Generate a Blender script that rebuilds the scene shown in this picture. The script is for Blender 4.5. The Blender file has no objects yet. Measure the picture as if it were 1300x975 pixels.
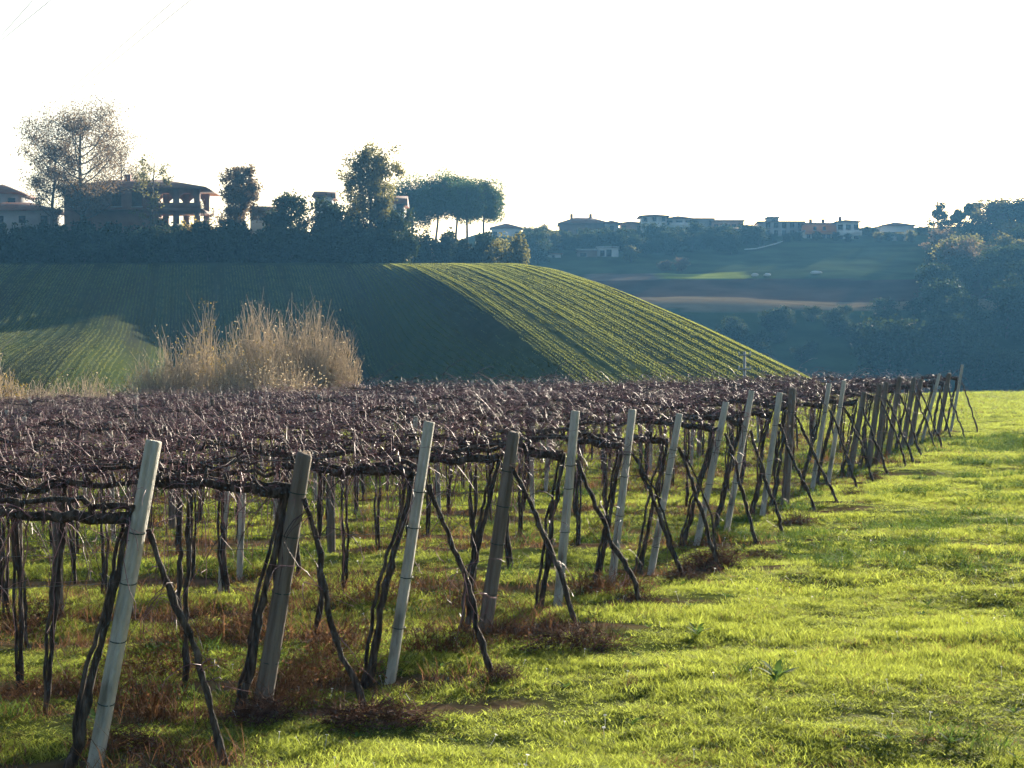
import bpy, math, random
import numpy as np
R = math.radians
# ------------------------------------------------------------------ camera, sky, sun, exposure
sc = bpy.context.scene
C = sc.collection
EYE = 2.8
FPX = 2400.0            # focal length in photo pixels (1300 wide)
cam_d = bpy.data.cameras.new('camera'); cam = bpy.data.objects.new('camera', cam_d); C.objects.link(cam)
cam_d.sensor_width = 36.0; cam_d.lens = 36.0 * FPX / 1300.0
cam_d.clip_start = 0.1; cam_d.clip_end = 5000
cam.location = (0, 0, EYE)
cam.rotation_euler = (math.pi / 2 - math.atan(36.5 / FPX), 0, 0)
sc.camera = cam
SUN_AZ, SUN_EL = R(21.0), R(12.5)        # azimuth from +Y, positive to the right
world = bpy.data.worlds.new('World'); sc.world = world; world.use_nodes = True
wn = world.node_tree
sky = wn.nodes.new('ShaderNodeTexSky'); sky.sky_type = 'NISHITA'; sky.sun_disc = False
sky.sun_elevation = SUN_EL; sky.sun_rotation = SUN_AZ
sky.air_density = 1.0; sky.dust_density = 2.0; sky.ozone_density = 1.0
bg = wn.nodes['Background']; bg.inputs['Strength'].default_value = 0.052
wn.links.new(sky.outputs['Color'], bg.inputs['Color'])
sun_d = bpy.data.lights.new('sun', 'SUN'); sun_d.energy = 5.0; sun_d.angle = R(0.5); sun_d.color = (1.0, 0.88, 0.70)
sun = bpy.data.objects.new('sun', sun_d); C.objects.link(sun)
sun.rotation_euler = (R(90) - SUN_EL, 0, math.pi - SUN_AZ)
sun.location = (0, 0, 60)
vs = sc.view_settings
vs.view_transform = 'Standard'; vs.look = 'None'; vs.gamma = 1.0; vs.use_curve_mapping = False
vs.exposure = 1.95
cy = sc.cycles
cy.use_denoising = True
cy.max_bounces = 4; cy.diffuse_bounces = 2; cy.glossy_bounces = 2; cy.transmission_bounces = 4
cy.volume_bounces = 0; cy.transparent_max_bounces = 4
cy.use_adaptive_sampling = True; cy.adaptive_threshold = 0.03
HAZE_DENSITY = 0.00023
HAZE_COLOR = (0.17, 0.50, 0.95)

rng = np.random.default_rng(7)
random.seed(7)

# ------------------------------------------------------------------ helpers
def ss(a, b, x):
    t = np.clip((np.asarray(x, float) - a) / (b - a), 0, 1); return t * t * (3 - 2 * t)

def hash2(i, j, s):
    n = (i.astype(np.int64) * 374761393 + j.astype(np.int64) * 668265263 + s * 974711) & 0x7fffffff
    n = ((n ^ (n >> 13)) * 1274126177) & 0x7fffffff
    return ((n ^ (n >> 16)) & 0xffff) / 65535.0

def vnoise(x, y, s=0):                       # value noise, -1..1
    x = np.asarray(x, float); y = np.asarray(y, float)
    i = np.floor(x); j = np.floor(y); fx = x - i; fy = y - j
    fx = fx * fx * (3 - 2 * fx); fy = fy * fy * (3 - 2 * fy)
    a = hash2(i, j, s); b = hash2(i + 1, j, s); c = hash2(i, j + 1, s); d = hash2(i + 1, j + 1, s)
    return 2 * ((a * (1 - fx) + b * fx) * (1 - fy) + (c * (1 - fx) + d * fx) * fy) - 1

def at(px, py, Y):                           # a place at distance Y seen at a photo pixel
    return np.array([(px - 650.0) / FPX * Y, Y, EYE + (451.0 - py) / FPX * Y])

class MB:
    """collects tubes, quads, boxes; build() links them as one mesh object"""
    def __init__(s): s.v = []; s.q = []; s.t = []; s.n = 0; s.c = []
    def add(s, V, Q=None, T=None, c=0.5):
        V = np.asarray(V, float).reshape(-1, 3)
        s.v.append(V)
        cc = np.asarray(c, float); s.c.append(np.full(len(V), float(cc)) if cc.ndim == 0 else cc)
        if Q is not None and len(Q): s.q.append(np.asarray(Q, int) + s.n)
        if T is not None and len(T): s.t.append(np.asarray(T, int) + s.n)
        s.n += len(V); return s
    def box(s, x0, x1, y0, y1, z0, z1, c=0.5):
        V = [(x, y, z) for z in (z0, z1) for y in (y0, y1) for x in (x0, x1)]
        Q = [(0, 2, 3, 1), (4, 5, 7, 6), (0, 1, 5, 4), (2, 6, 7, 3), (0, 4, 6, 2), (1, 3, 7, 5)]
        return s.add(V, Q, c=c)
    def tube(s, P, r, k=6, c=0.5, cap=True):
        P = np.asarray(P, float); n = len(P)
        r = np.full(n, r) if np.ndim(r) == 0 else np.asarray(r, float)
        T = np.gradient(P, axis=0); T /= np.linalg.norm(T, axis=1)[:, None] + 1e-9
        ref = np.array([0, 0, 1.0]) if abs(T[:, 2]).mean() < 0.75 else np.array([0, 1.0, 0.07])
        U = np.cross(T, ref); U /= np.linalg.norm(U, axis=1)[:, None] + 1e-9
        W = np.cross(T, U)
        a = np.arange(k) * 2 * math.pi / k
        V = P[:, None, :] + r[:, None, None] * (U[:, None, :] * np.cos(a)[None, :, None] + W[:, None, :] * np.sin(a)[None, :, None])
        i = np.arange(n - 1)[:, None] * k; j = np.arange(k)[None, :]; j2 = (j + 1) % k
        Q = np.stack([i + j, i + j2, i + k + j2, i + k + j], -1).reshape(-1, 4)
        s.add(V.reshape(-1, 3), Q, c=c)
        if cap and k == 4: s.q.append(np.array([[3, 2, 1, 0], [0, 1, 2, 3]]) + np.array([[s.n - n * k], [s.n - k]]))
        elif cap and k > 4:
            b = s.n - k; s.t.append(np.array([(b, b + q, b + q + 1) for q in range(1, k - 1)]))
            b = s.n - n * k; s.t.append(np.array([(b, b + q + 1, b + q) for q in range(1, k - 1)]))
        return s
    def leaves(s, P, size, flat=0.0, c=None, aspect=0.7, g=rng):
        P = np.asarray(P, float); n = len(P)
        size = np.full(n, size) if np.ndim(size) == 0 else size
        N = g.normal(size=(n, 3)); N[:, 2] = N[:, 2] * (1 - flat) + flat * 1.5
        N /= np.linalg.norm(N, axis=1)[:, None]
        U = np.cross(N, g.normal(size=(n, 3))); U /= np.linalg.norm(U, axis=1)[:, None] + 1e-9
        W = np.cross(N, U)
        a = (size * 0.5)[:, None]; b = a * aspect
        V = np.stack([P - U * a, P - W * b, P + U * a, P + W * b], 1).reshape(-1, 3)
        Q = np.arange(4 * n).reshape(n, 4)
        cc = g.random(n) if c is None else c
        return s.add(V, Q, c=np.repeat(cc, 4) if np.ndim(cc) else cc)
    def mesh(s, name, mat, smooth=False, tint=True):
        V = np.concatenate(s.v) if s.v else np.zeros((0, 3))
        q = np.concatenate(s.q) if s.q else np.zeros((0, 4), int)
        t = np.concatenate(s.t) if s.t else np.zeros((0, 3), int)
        m = bpy.data.meshes.new(name)
        m.vertices.add(len(V)); m.vertices.foreach_set('co', V.ravel())
        nl = q.size + t.size; m.loops.add(nl)
        m.loops.foreach_set('vertex_index', np.concatenate([q.ravel(), t.ravel()]).astype(np.int32))
        m.polygons.add(len(q) + len(t))
        st = np.concatenate([np.arange(len(q)) * 4, q.size + np.arange(len(t)) * 3]).astype(np.int32)
        m.polygons.foreach_set('loop_start', st)
        if smooth: m.polygons.foreach_set('use_smooth', np.ones(len(q) + len(t), bool))
        m.update(calc_edges=True)
        if tint:
            at_ = m.attributes.new('tint', 'FLOAT', 'POINT'); at_.data.foreach_set('value', np.concatenate(s.c).astype(np.float32))
        m.materials.append(mat); return m

def tag(o, label=None, cat=None, group=None, kind=None):
    if label: o['label'] = label
    if cat: o['category'] = cat
    if group: o['group'] = group
    if kind: o['kind'] = kind
    return o

def ob(name, mesh, parent=None, loc=(0, 0, 0), rz=0.0, scale=1.0):
    o = bpy.data.objects.new(name, mesh); C.objects.link(o)
    o.location = loc; o.rotation_euler = (0, 0, rz)
    o.scale = (scale,) * 3 if np.ndim(scale) == 0 else scale
    if parent: o.parent = parent
    return o

def thing(name, label, cat, loc=(0, 0, 0), rz=0.0, group=None, scale=1.0):
    return tag(ob(name, None, None, loc, rz, scale), label, cat, group)

# ------------------------------------------------------------------ materials
def mat(name, cols, rough=0.85, scale=4.0, detail=4.0, bump=0.0, bscale=None, trans=None, tint=0.0, spec=0.3, stretch=(1, 1, 1), coord='Object', metallic=0.0, objvar=0.0):
    """noise between colours; tint = strength of per-leaf value change; trans = translucent colour"""
    m = bpy.data.materials.new(name); m.use_nodes = True
    nt = m.node_tree; N = nt.nodes; L = nt.links
    b = N['Principled BSDF']; out = N['Material Output']
    tc = N.new('ShaderNodeTexCoord' if coord != 'Position' else 'ShaderNodeNewGeometry'); mp = N.new('ShaderNodeMapping'); mp.inputs['Scale'].default_value = stretch
    L.new(tc.outputs[coord], mp.inputs['Vector'])
    nz = N.new('ShaderNodeTexNoise'); nz.inputs['Scale'].default_value = scale; nz.inputs['Detail'].default_value = detail
    L.new(mp.outputs[0], nz.inputs['Vector'])
    rp = N.new('ShaderNodeValToRGB'); L.new(nz.outputs['Fac'], rp.inputs['Fac'])
    e = rp.color_ramp.elements
    n = len(cols); pos = [0.5] if n == 1 else [0.32 + 0.36 * i / (n - 1) for i in range(n)]
    while len(e) < n: e.new(0.5)
    for i, c in enumerate(cols): e[i].position = pos[i]; e[i].color = (*c, 1)
    if n == 1: e[1].color = (*cols[0], 1); e[1].position = 1.0
    col = rp.outputs['Color']
    if tint or objvar:
        hs = N.new('ShaderNodeHueSaturation'); L.new(col, hs.inputs['Color'])
        if tint:
            a = N.new('ShaderNodeAttribute'); a.attribute_name = 'tint'
            mr = N.new('ShaderNodeMapRange'); mr.inputs['To Min'].default_value = 1 - tint; mr.inputs['To Max'].default_value = 1 + tint
            L.new(a.outputs['Fac'], mr.inputs['Value']); L.new(mr.outputs[0], hs.inputs['Value'])
        if objvar:
            oi = N.new('ShaderNodeObjectInfo'); mr2 = N.new('ShaderNodeMapRange')
            mr2.inputs['To Min'].default_value = 0.5 - objvar; mr2.inputs['To Max'].default_value = 0.5 + objvar
            L.new(oi.outputs['Random'], mr2.inputs['Value']); L.new(mr2.outputs[0], hs.inputs['Hue'])
        col = hs.outputs['Color']
    L.new(col, b.inputs['Base Color'])
    b.inputs['Roughness'].default_value = rough; b.inputs['Specular IOR Level'].default_value = spec
    b.inputs['Metallic'].default_value = metallic
    if bump:
        bn = N.new('ShaderNodeTexNoise'); bn.inputs['Scale'].default_value = bscale or scale * 4; bn.inputs['Detail'].default_value = 5
        L.new(mp.outputs[0], bn.inputs['Vector'])
        bp = N.new('ShaderNodeBump'); bp.inputs['Strength'].default_value = bump; bp.inputs['Distance'].default_value = 0.05
        L.new(bn.outputs['Fac'], bp.inputs['Height']); L.new(bp.outputs['Normal'], b.inputs['Normal'])
    if trans:
        tr = N.new('ShaderNodeBsdfTranslucent'); mx = N.new('ShaderNodeMixShader')
        mc = N.new('ShaderNodeMix'); mc.data_type = 'RGBA'; mc.blend_type = 'MULTIPLY'; mc.inputs[0].default_value = 0.0
        mc.inputs[6].default_value = (*trans[1], 1)
        tr.inputs['Color'].default_value = (*trans[1], 1)
        if tint:
            hs2 = N.new('ShaderNodeHueSaturation'); hs2.inputs['Color'].default_value = (*trans[1], 1)
            L.new(mr.outputs[0], hs2.inputs['Value']); L.new(hs2.outputs['Color'], tr.inputs['Color'])
        mx.inputs['Fac'].default_value = trans[0]
        L.new(b.outputs[0], mx.inputs[1]); L.new(tr.outputs[0], mx.inputs[2]); L.new(mx.outputs[0], out.inputs['Surface'])
    return m

M = {}
M['bark'] = mat('vine_bark', [(0.025, 0.018, 0.015), (0.07, 0.052, 0.043), (0.15, 0.12, 0.10)], 0.9, 26, 8, 1.0, 60, stretch=(1, 1, 0.22))
M['cane'] = mat('vine_cane', [(0.07, 0.040, 0.047), (0.18, 0.10, 0.112), (0.36, 0.21, 0.21)], 0.5, 3, 2, tint=0.6, spec=0.10)
M['wire'] = mat('wire_steel', [(0.16, 0.16, 0.15)], 0.5, metallic=0.6)
M['tie'] = mat('green_tie', [(0.015, 0.035, 0.03), (0.03, 0.06, 0.05)], 0.6, 20)
M['concrete'] = mat('post_concrete', [(0.20, 0.19, 0.16), (0.40, 0.39, 0.345), (0.50, 0.485, 0.435), (0.36, 0.34, 0.29)], 0.75, 9, 10, 0.5, 80, stretch=(1, 1, .28))
M['timber'] = mat('post_timber', [(0.085, 0.068, 0.055), (0.17, 0.14, 0.115), (0.24, 0.205, 0.17)], 0.9, 16, 6, 0.6, 60, stretch=(1, 1, 0.08))
M['grass'] = mat('grass_blades', [(0.05, 0.10, 0.018), (0.085, 0.135, 0.026), (0.13, 0.14, 0.04)], 0.7, 0.8, 5, trans=(0.55, (0.325, 0.385, 0.062)), tint=0.6, coord='Position', spec=0.08)
M['tussock'] = mat('tussock_blades', [(0.035, 0.08, 0.02), (0.06, 0.11, 0.025)], 0.8, 0.8, 5, trans=(0.35, (0.12, 0.19, 0.035)), tint=0.4, coord='Position', spec=0.05)
M['crop'] = mat('crop_blades', [(0.02, 0.034, 0.010), (0.034, 0.048, 0.014)], 0.8, 0.08, 4, trans=(0.6, (0.40, 0.43, 0.08)), tint=0.3, coord='Position', spec=0.1)
M['drygrass'] = mat('dry_weeds', [(0.10, 0.055, 0.032), (0.19, 0.115, 0.06)], 0.8, 0.8, 3, trans=(0.35, (0.27, 0.14, 0.07)), tint=0.5, coord='Position', spec=0.05)
M['brush'] = mat('dry_brush', [(0.06, 0.036, 0.03), (0.15, 0.088, 0.062)], 0.9, 3, 3, trans=(0.15, (0.2, 0.1, 0.06)), spec=0.05, tint=0.5)
M['weedleaf'] = mat('weed_leaf', [(0.035, 0.08, 0.03), (0.06, 0.12, 0.04)], 0.8, 6, 2, trans=(0.35, (0.14, 0.24, 0.05)), tint=0.3, spec=0.04)
M['petal'] = mat('petal', [(0.75, 0.75, 0.72)], 0.6, trans=(0.4, (0.8, 0.8, 0.75)))
# foliage of the trees
M['fol_dark'] = mat('foliage_evergreen', [(0.012, 0.022, 0.012), (0.03, 0.042, 0.018)], 0.8, 0.6, 3, trans=(0.2, (0.06, 0.085, 0.02)), spec=0.1, tint=0.45)
M['fol_pine'] = mat('foliage_pine', [(0.022, 0.05, 0.022), (0.05, 0.085, 0.03)], 0.7, 0.5, 3, trans=(0.3, (0.09, 0.15, 0.035)), tint=0.4)
M['fol_brown'] = mat('foliage_russet', [(0.085, 0.066, 0.042), (0.12, 0.08, 0.05), (0.085, 0.088, 0.05)], 0.75, 0.4, 3, trans=(0.4, (0.19, 0.13, 0.07)), tint=0.4)
M['fol_olive'] = mat('foliage_olive', [(0.055, 0.065, 0.024), (0.10, 0.095, 0.035)], 0.75, 0.4, 3, trans=(0.4, (0.20, 0.18, 0.05)), tint=0.4)
M['fol_yellow'] = mat('foliage_yellow', [(0.16, 0.12, 0.03), (0.22, 0.16, 0.045)], 0.75, 0.6, 3, trans=(0.45, (0.42, 0.30, 0.06)), tint=0.4)
M['fol_tan'] = mat('foliage_straw', [(0.30, 0.25, 0.16), (0.40, 0.33, 0.23)], 0.8, 0.9, 3, trans=(0.5, (0.46, 0.38, 0.25)), tint=0.35, spec=0.1)
M['twig_tan'] = mat('twigs_tan', [(0.40, 0.34, 0.27), (0.54, 0.47, 0.38)], 0.8, 1, 3, trans=(0.5, (0.58, 0.49, 0.37)), tint=0.3, spec=0.1)
M['trunk'] = mat('tree_bark', [(0.04, 0.032, 0.026), (0.09, 0.07, 0.055)], 0.9, 3, 5, 0.5, 12, stretch=(1, 1, 0.3))
# buildings
M['w_white'] = mat('render_white', [(0.50, 0.505, 0.50), (0.62, 0.62, 0.60)], 0.9, 0.6, 5)
M['w_cream'] = mat('render_cream', [(0.40, 0.36, 0.29), (0.52, 0.47, 0.39)], 0.9, 0.6, 5)
M['w_pink'] = mat('render_pink', [(0.36, 0.22, 0.17), (0.45, 0.29, 0.23)], 0.9, 0.6, 5)
M['w_villa'] = mat('render_villa_red', [(0.15, 0.085, 0.065), (0.22, 0.13, 0.10)], 0.9, 0.6, 5)
M['w_grey'] = mat('render_grey', [(0.24, 0.24, 0.24), (0.34, 0.33, 0.32)], 0.9, 0.6, 5)
M['w_brown'] = mat('render_brown', [(0.13, 0.09, 0.07), (0.19, 0.13, 0.10)], 0.9, 0.6, 5)
M['w_orange'] = mat('render_orange', [(0.62, 0.19, 0.06), (0.70, 0.25, 0.09)], 0.9, 0.6, 5)
M['brickred'] = mat('brick_red', [(0.20, 0.085, 0.06), (0.28, 0.13, 0.09)], 0.9, 1.5, 6)
M['roof'] = mat('roof_tile', [(0.13, 0.065, 0.045), (0.22, 0.11, 0.075), (0.17, 0.12, 0.09)], 0.9, 1.2, 6, 0.5, 6)
M['glass'] = mat('window_glass', [(0.02, 0.025, 0.03)], 0.15, spec=0.5)
M['shutter'] = mat('shutter', [(0.06, 0.045, 0.035), (0.09, 0.07, 0.05)], 0.7)
M['cable'] = mat('cable_grey', [(0.10, 0.10, 0.11)], 0.6)
M['pole'] = mat('pole_concrete', [(0.24, 0.24, 0.23), (0.32, 0.31, 0.30)], 0.85, 2)

def ground_material(name, grass, soil, attr, sc1, stripe=None, bump=0.4):
    m = bpy.data.materials.new(name); m.use_nodes = True
    nt = m.node_tree; N = nt.nodes; L = nt.links; b = N['Principled BSDF']
    tc = N.new('ShaderNodeTexCoord')
    def ramp(cols, scale, det=5):
        nz = N.new('ShaderNodeTexNoise'); nz.inputs['Scale'].default_value = scale; nz.inputs['Detail'].default_value = det
        L.new(tc.outputs['Object'], nz.inputs['Vector'])
        rp = N.new('ShaderNodeValToRGB'); L.new(nz.outputs['Fac'], rp.inputs['Fac']); e = rp.color_ramp.elements
        while len(e) < len(cols): e.new(0.5)
        for i, c in enumerate(cols): e[i].position = 0.32 + 0.36 * i / (len(cols) - 1); e[i].color = (*c, 1)
        return rp.outputs['Color'], nz.outputs['Fac']
    g, gf = ramp(grass, sc1); s, sf = ramp(soil, sc1 * 2.3)
    a = N.new('ShaderNodeAttribute'); a.attribute_name = attr
    mx = N.new('ShaderNodeMix'); mx.data_type = 'RGBA'
    L.new(a.outputs['Fac'], mx.inputs[0]); L.new(g, mx.inputs[6]); L.new(s, mx.inputs[7])
    L.new(mx.outputs[2], b.inputs['Base Color'])
    b.inputs['Roughness'].default_value = 0.95; b.inputs['Specular IOR Level'].default_value = 0.0
    bn = N.new('ShaderNodeTexNoise'); bn.inputs['Scale'].default_value = sc1 * 6; bn.inputs['Detail'].default_value = 6
    L.new(tc.outputs['Object'], bn.inputs['Vector'])
    bp = N.new('ShaderNodeBump'); bp.inputs['Strength'].default_value = bump; bp.inputs['Distance'].default_value = 0.08
    L.new(bn.outputs['Fac'], bp.inputs['Height']); L.new(bp.outputs['Normal'], b.inputs['Normal'])
    return m

# ------------------------------------------------------------------ rows of the vineyard (end posts: base x, y, kind, height, outward lean)
def end_xy(px, py):
    d = EYE * FPX / ((py - 451.0) + (.016 if px > 650 else .028) * (px - 650.0)); return (px - 650.0) / FPX * d, d
ENDS = [  # photo foot of each end post, kind, height, lean of the top
    (118, 980, 'c', 2.31, .42), (330, 900, 'w', 2.16, .36), (495, 862, 'c', 2.31, .35), (615, 802, 'w', 2.05, .30),
    (708, 772, 'c', 2.20, .20), (776, 743, 'c', 2.18, .26), (826, 722, 'c', 2.14, .38), (885, 690, 'c', 2.14, .44),
    (922, 677, 'c', 2.27, .40), (968, 653, 'c', 2.16, .30), (997, 645, 'w', 2.08, .14), (1031, 623, 'c', 2.20, .36),
    (1051, 617, 'c', 2.20, .32), (1078, 602, 'w', 1.95, .35), (1102, 594, 'w', 2.0, .29), (1113, 588, 'w', 2.05, .24),
    (1127, 583, 'w', 2.1, .32), (1146, 575, 'w', 2.0, .30), (1155, 571, 'w', 2.0, .32), (1170, 563, 'c', 2.15, .55),
    (1190, 557, 'w', 2.05, .36), (1207, 551, 'c', 2.25, .38)]
ROWS = []
for (px, py, k, h, ln) in ENDS:
    x, y = end_xy(px, py); ROWS.append((x, y, k, h, ln))
ROWY = np.array([r[1] for r in ROWS]); ROWX = np.array([r[0] for r in ROWS])

# ------------------------------------------------------------------ terrain
def gz_base(x, y):
    x = np.asarray(x, float); y = np.asarray(y, float)
    z = np.where(x < 0, .028, .016) * np.clip(x, -45, 48)
    z = z - 4.5 * ss(113 - 0.0 * x, 165, y)
    return z
def soil_mask(x, y):
    """bare or weedy strip under each row"""
    x = np.asarray(x, float); y = np.asarray(y, float)
    m = np.zeros(np.broadcast(x, y).shape)
    for rx, ry in zip(ROWX, ROWY):
        w = 0.34 + 0.16 * vnoise(x * 0.9, y * 0.0 + ry, 3)
        m = np.maximum(m, np.exp(-((y - ry) / w) ** 2) * (1 - ss(rx + 0.8, rx + 2.8, x + 0.9 * vnoise(x * 2, y * 2, 5))))
    return m
def gz(x, y):
    x = np.asarray(x, float); y = np.asarray(y, float)
    z = gz_base(x, y)
    fade = 1 - ss(60, 110, y)
    z = z + fade * (0.07 * vnoise(x * 0.5, y * 0.5, 11) + 0.035 * vnoise(x * 1.5, y * 1.5, 12) + 0.022 * vnoise(x * 4, y * 4, 13))
    return z

def grid(xs, ys):
    X, Y = np.meshgrid(xs, ys)
    n, m_ = X.shape
    i = np.arange(n - 1)[:, None] * m_; j = np.arange(m_ - 1)[None, :]
    Q = np.stack([i + j, i + j + 1, i + m_ + j + 1, i + m_ + j], -1).reshape(-1, 4)
    return X.ravel(), Y.ravel(), Q

M['ground'] = ground_material('ground_soil_grass', [(0.05, 0.07, 0.018), (0.085, 0.11, 0.025), (0.11, 0.115, 0.04)],
                              [(0.05, 0.034, 0.024), (0.10, 0.068, 0.045), (0.14, 0.095, 0.06)], 'tint', 1.2)
xs = np.concatenate([np.arange(-470, -40, 10), np.arange(-40, -10, 0.8), np.arange(-10, 24, 0.2), np.arange(24, 50, 0.6), np.arange(50, 475, 10)])
ys = np.concatenate([np.arange(-60, 8, 4), np.arange(8, 45, 0.2), np.arange(45, 125, 0.6), np.arange(125, 180, 3), np.arange(180, 815, 15)])
X, Y, Q = grid(xs, ys)
soil = soil_mask(X, Y) * (Y < 75)
soil = np.clip(soil * 0.95 + 0.25 * np.clip(vnoise(X * 0.5, Y * 0.9, 21), 0, 1) * (Y < 120), 0, 1)
b = MB().add(np.stack([X, Y, gz(X, Y)], 1), Q, c=soil)
tag(ob('ground', b.mesh('ground', M['ground'], True)), kind='structure')

# the sown hill: a spur whose furrows run down towards the vineyard
def lerp(v, pts):
    p = np.array(pts, float); return np.interp(v, p[:, 0], p[:, 1])
H1 = [(-140, 15), (-100, 17.2), (-30, 15.6), (-10, 14.9), (0, 14.4), (20, 13.0), (50, 9.8), (80, 5.8), (113, 1.0), (125, -0.8), (160, -6)]
H2 = [(-140, 15), (-100, 17.2), (-30, 15.8), (-10, 15.1), (0, 14.4), (8, 12.9), (30, 7.0), (55, 0.2), (80, -1.6), (125, -2.4), (160, -6)]  # hollow in the middle, steepened so the face lies in its own shade
H3 = [(-140, 15), (-100, 17.2), (-30, 15.8), (-10, 15.1), (0, 14.4), (20, 11.6), (60, 5.4), (80, 4.0), (100, 2.9), (125, 0.9), (160, -6)]
def smooth_prof(pts):
    v = np.arange(-140, 161, 1.0); z = lerp(v, pts)
    k = np.ones(13) / 13; zz = np.convolve(np.pad(z, 6, 'edge'), k, 'valid'); return v, zz
S1, S2, S3 = smooth_prof(H1), smooth_prof(H2), smooth_prof(H3)
def hill_z(x, y):
    v = 238.0 - np.asarray(y, float); u = np.asarray(x, float) - 0.17 * v
    z1 = np.interp(v, *S1); z2 = np.interp(v, *S2); z3 = np.interp(v, *S3)
    a = ss(-24, -14, u); c = ss(-50, -37, u)
    z = z3 * (1 - c) + (z2 * (1 - a) + z1 * a) * c
    z = z - 0.075 * np.clip(u + 0.5, 0, None) ** 2
    return np.maximum(z, -7.0)
us = np.concatenate([np.arange(-190, -75, 4), np.arange(-75, 12, 0.24), np.arange(12, 45, 2)])
vv = np.concatenate([np.arange(-140, -10, 5), np.arange(-10, 160, 1.6)])
U, V_, Q = grid(us, vv)
Xh = U + 0.17 * V_; Yh = 238 - V_
zh = hill_z(Xh, Yh)
def furrows(U, V_):
    fur = np.sin(2 * math.pi * U / 1.15 + 0.5 * vnoise(U * 0.1, V_ * 0.03, 31)) * (0.035 + 0.03 * vnoise(U * 0.45, V_ * 0.02, 32))
    tram = np.exp(-((((U + 3.0) % 7.5) - 3.75) / 0.5) ** 2)
    return (fur - 0.03 * tram + 0.03 * vnoise(U * 0.5, V_ * 0.05, 33)) * ss(0, 6, V_), tram
fz, tram = furrows(U, V_)
zh = zh + fz
stripe = np.clip(0.30 + 0.55 * vnoise(U * 0.85, V_ * 0.018, 34) + 0.35 * vnoise(U * 0.3, V_ * 0.05, 35) + 0.12 * tram, 0, 1)
M['hill'] = ground_material('sown_field', [(0.035, 0.05, 0.016), (0.05, 0.065, 0.02), (0.06, 0.07, 0.026)],
                            [(0.03, 0.034, 0.018), (0.045, 0.044, 0.024)], 'tint', 0.35)
b = MB().add(np.stack([Xh, Yh, zh], 1), Q[:, ::-1], c=stripe)
tag(ob('sown_hill', b.mesh('sown_hill', M['hill'], True)), kind='structure')

# the far hillside with the village
PF = [(270, -8), (285, -4.0), (318, 5.4), (340, 11.8), (358, 13.2), (385, 18.6), (400, 19.9), (412, 22.0), (446, 28.0), (482, 33.9), (500, 36), (560, 36), (700, 15), (800, -6)]
vF = np.arange(270, 801, 1.0); zF = np.convolve(np.pad(lerp(vF, PF), 4, 'edge'), np.ones(9) / 9, 'valid')
def far_z(x, y):
    x = np.asarray(x, float); y = np.asarray(y, float)
    sh = 14 * ss(60, 150, x) * (1 - ss(430, 500, y))      # contours swing nearer on the right
    z = np.interp(y + sh, vF, zF) + 7 * ss(105, 175, x) * ss(420, 480, y) + 0.8 * vnoise(x * 0.03, y * 0.04, 41) * ss(300, 340, y)
    e = 1 - (1 - ss(230, 420, x)) * ss(-75, -4, x)
    return z * (1 - e) - 8 * e
xs = np.arange(-430, 431, 3.0); ys = np.concatenate([np.arange(270, 520, 2.0), np.arange(520, 801, 14)])
X, Y, Q = grid(xs, ys)
Zf = far_z(X, Y)
m = bpy.data.materials.new('far_fields'); m.use_nodes = True
nt = m.node_tree; a = nt.nodes.new('ShaderNodeAttribute'); a.attribute_name = 'field'
nz = nt.nodes.new('ShaderNodeTexNoise'); nz.inputs['Scale'].default_value = 0.12; nz.inputs['Detail'].default_value = 8
tc = nt.nodes.new('ShaderNodeTexCoord'); nt.links.new(tc.outputs['Object'], nz.inputs['Vector'])
mr = nt.nodes.new('ShaderNodeMapRange'); mr.inputs['To Min'].default_value = 0.55; mr.inputs['To Max'].default_value = 1.45
mr.inputs['From Min'].default_value = 0.25; mr.inputs['From Max'].default_value = 0.75
nt.links.new(nz.outputs['Fac'], mr.inputs['Value'])
hs = nt.nodes.new('ShaderNodeHueSaturation'); nt.links.new(a.outputs['Color'], hs.inputs['Color']); nt.links.new(mr.outputs[0], hs.inputs['Value'])
nt.links.new(hs.outputs['Color'], nt.nodes['Principled BSDF'].inputs['Base Color']); nt.nodes['Principled BSDF'].inputs['Roughness'].default_value = 1.0; nt.nodes['Principled BSDF'].inputs['Specular IOR Level'].default_value = 0.0
M['far'] = m
sh = 14 * ss(60, 150, X) * (1 - ss(430, 500, Y)); Ye = Y + sh + 2.0 * vnoise(X * 0.08, Y * 0.08, 43)
col = np.tile(np.array([0.045, 0.065, 0.028]), (len(X), 1))
col[(Ye > 402)] = (0.055, 0.075, 0.035)
col[(Ye > 270) & (Ye < 336)] = (0.035, 0.055, 0.022)
col[(Ye > 336) & (Ye < 357)] = (0.15, 0.115, 0.07)          # dry grass bank
col[(Ye >= 357) & (Ye < 385)] = (0.05, 0.032, 0.025)        # ploughed
col[(Ye >= 386) & (Ye < 401) & (X > 31) & (X < 48.5)] = (0.20, 0.24, 0.045)  # light green grass; the strip's sunlight is put into this colour too
col[(Ye >= 384) & (Ye < 402) & (X > 14) & (X < 30)] = (0.15, 0.12, 0.10)
b = MB().add(np.stack([X, Y, Zf], 1), Q)
me = b.mesh('far_hillside', M['far'], True)
at_ = me.color_attributes.new('field', 'FLOAT_COLOR', 'POINT'); at_.data.foreach_set('color', np.concatenate([col, np.ones((len(col), 1))], 1).astype(np.float32).ravel())
tag(ob('far_hillside', me), kind='structure')

def onfar(px, py):
    yy = np.arange(290, 500, .5); zz = far_z((px - 650) / FPX * yy, yy); line = EYE + (451 - py) / FPX * yy
    k = np.argmax(zz >= line); return float(yy[k]) if zz[k] >= line[k] else 480.0
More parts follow.
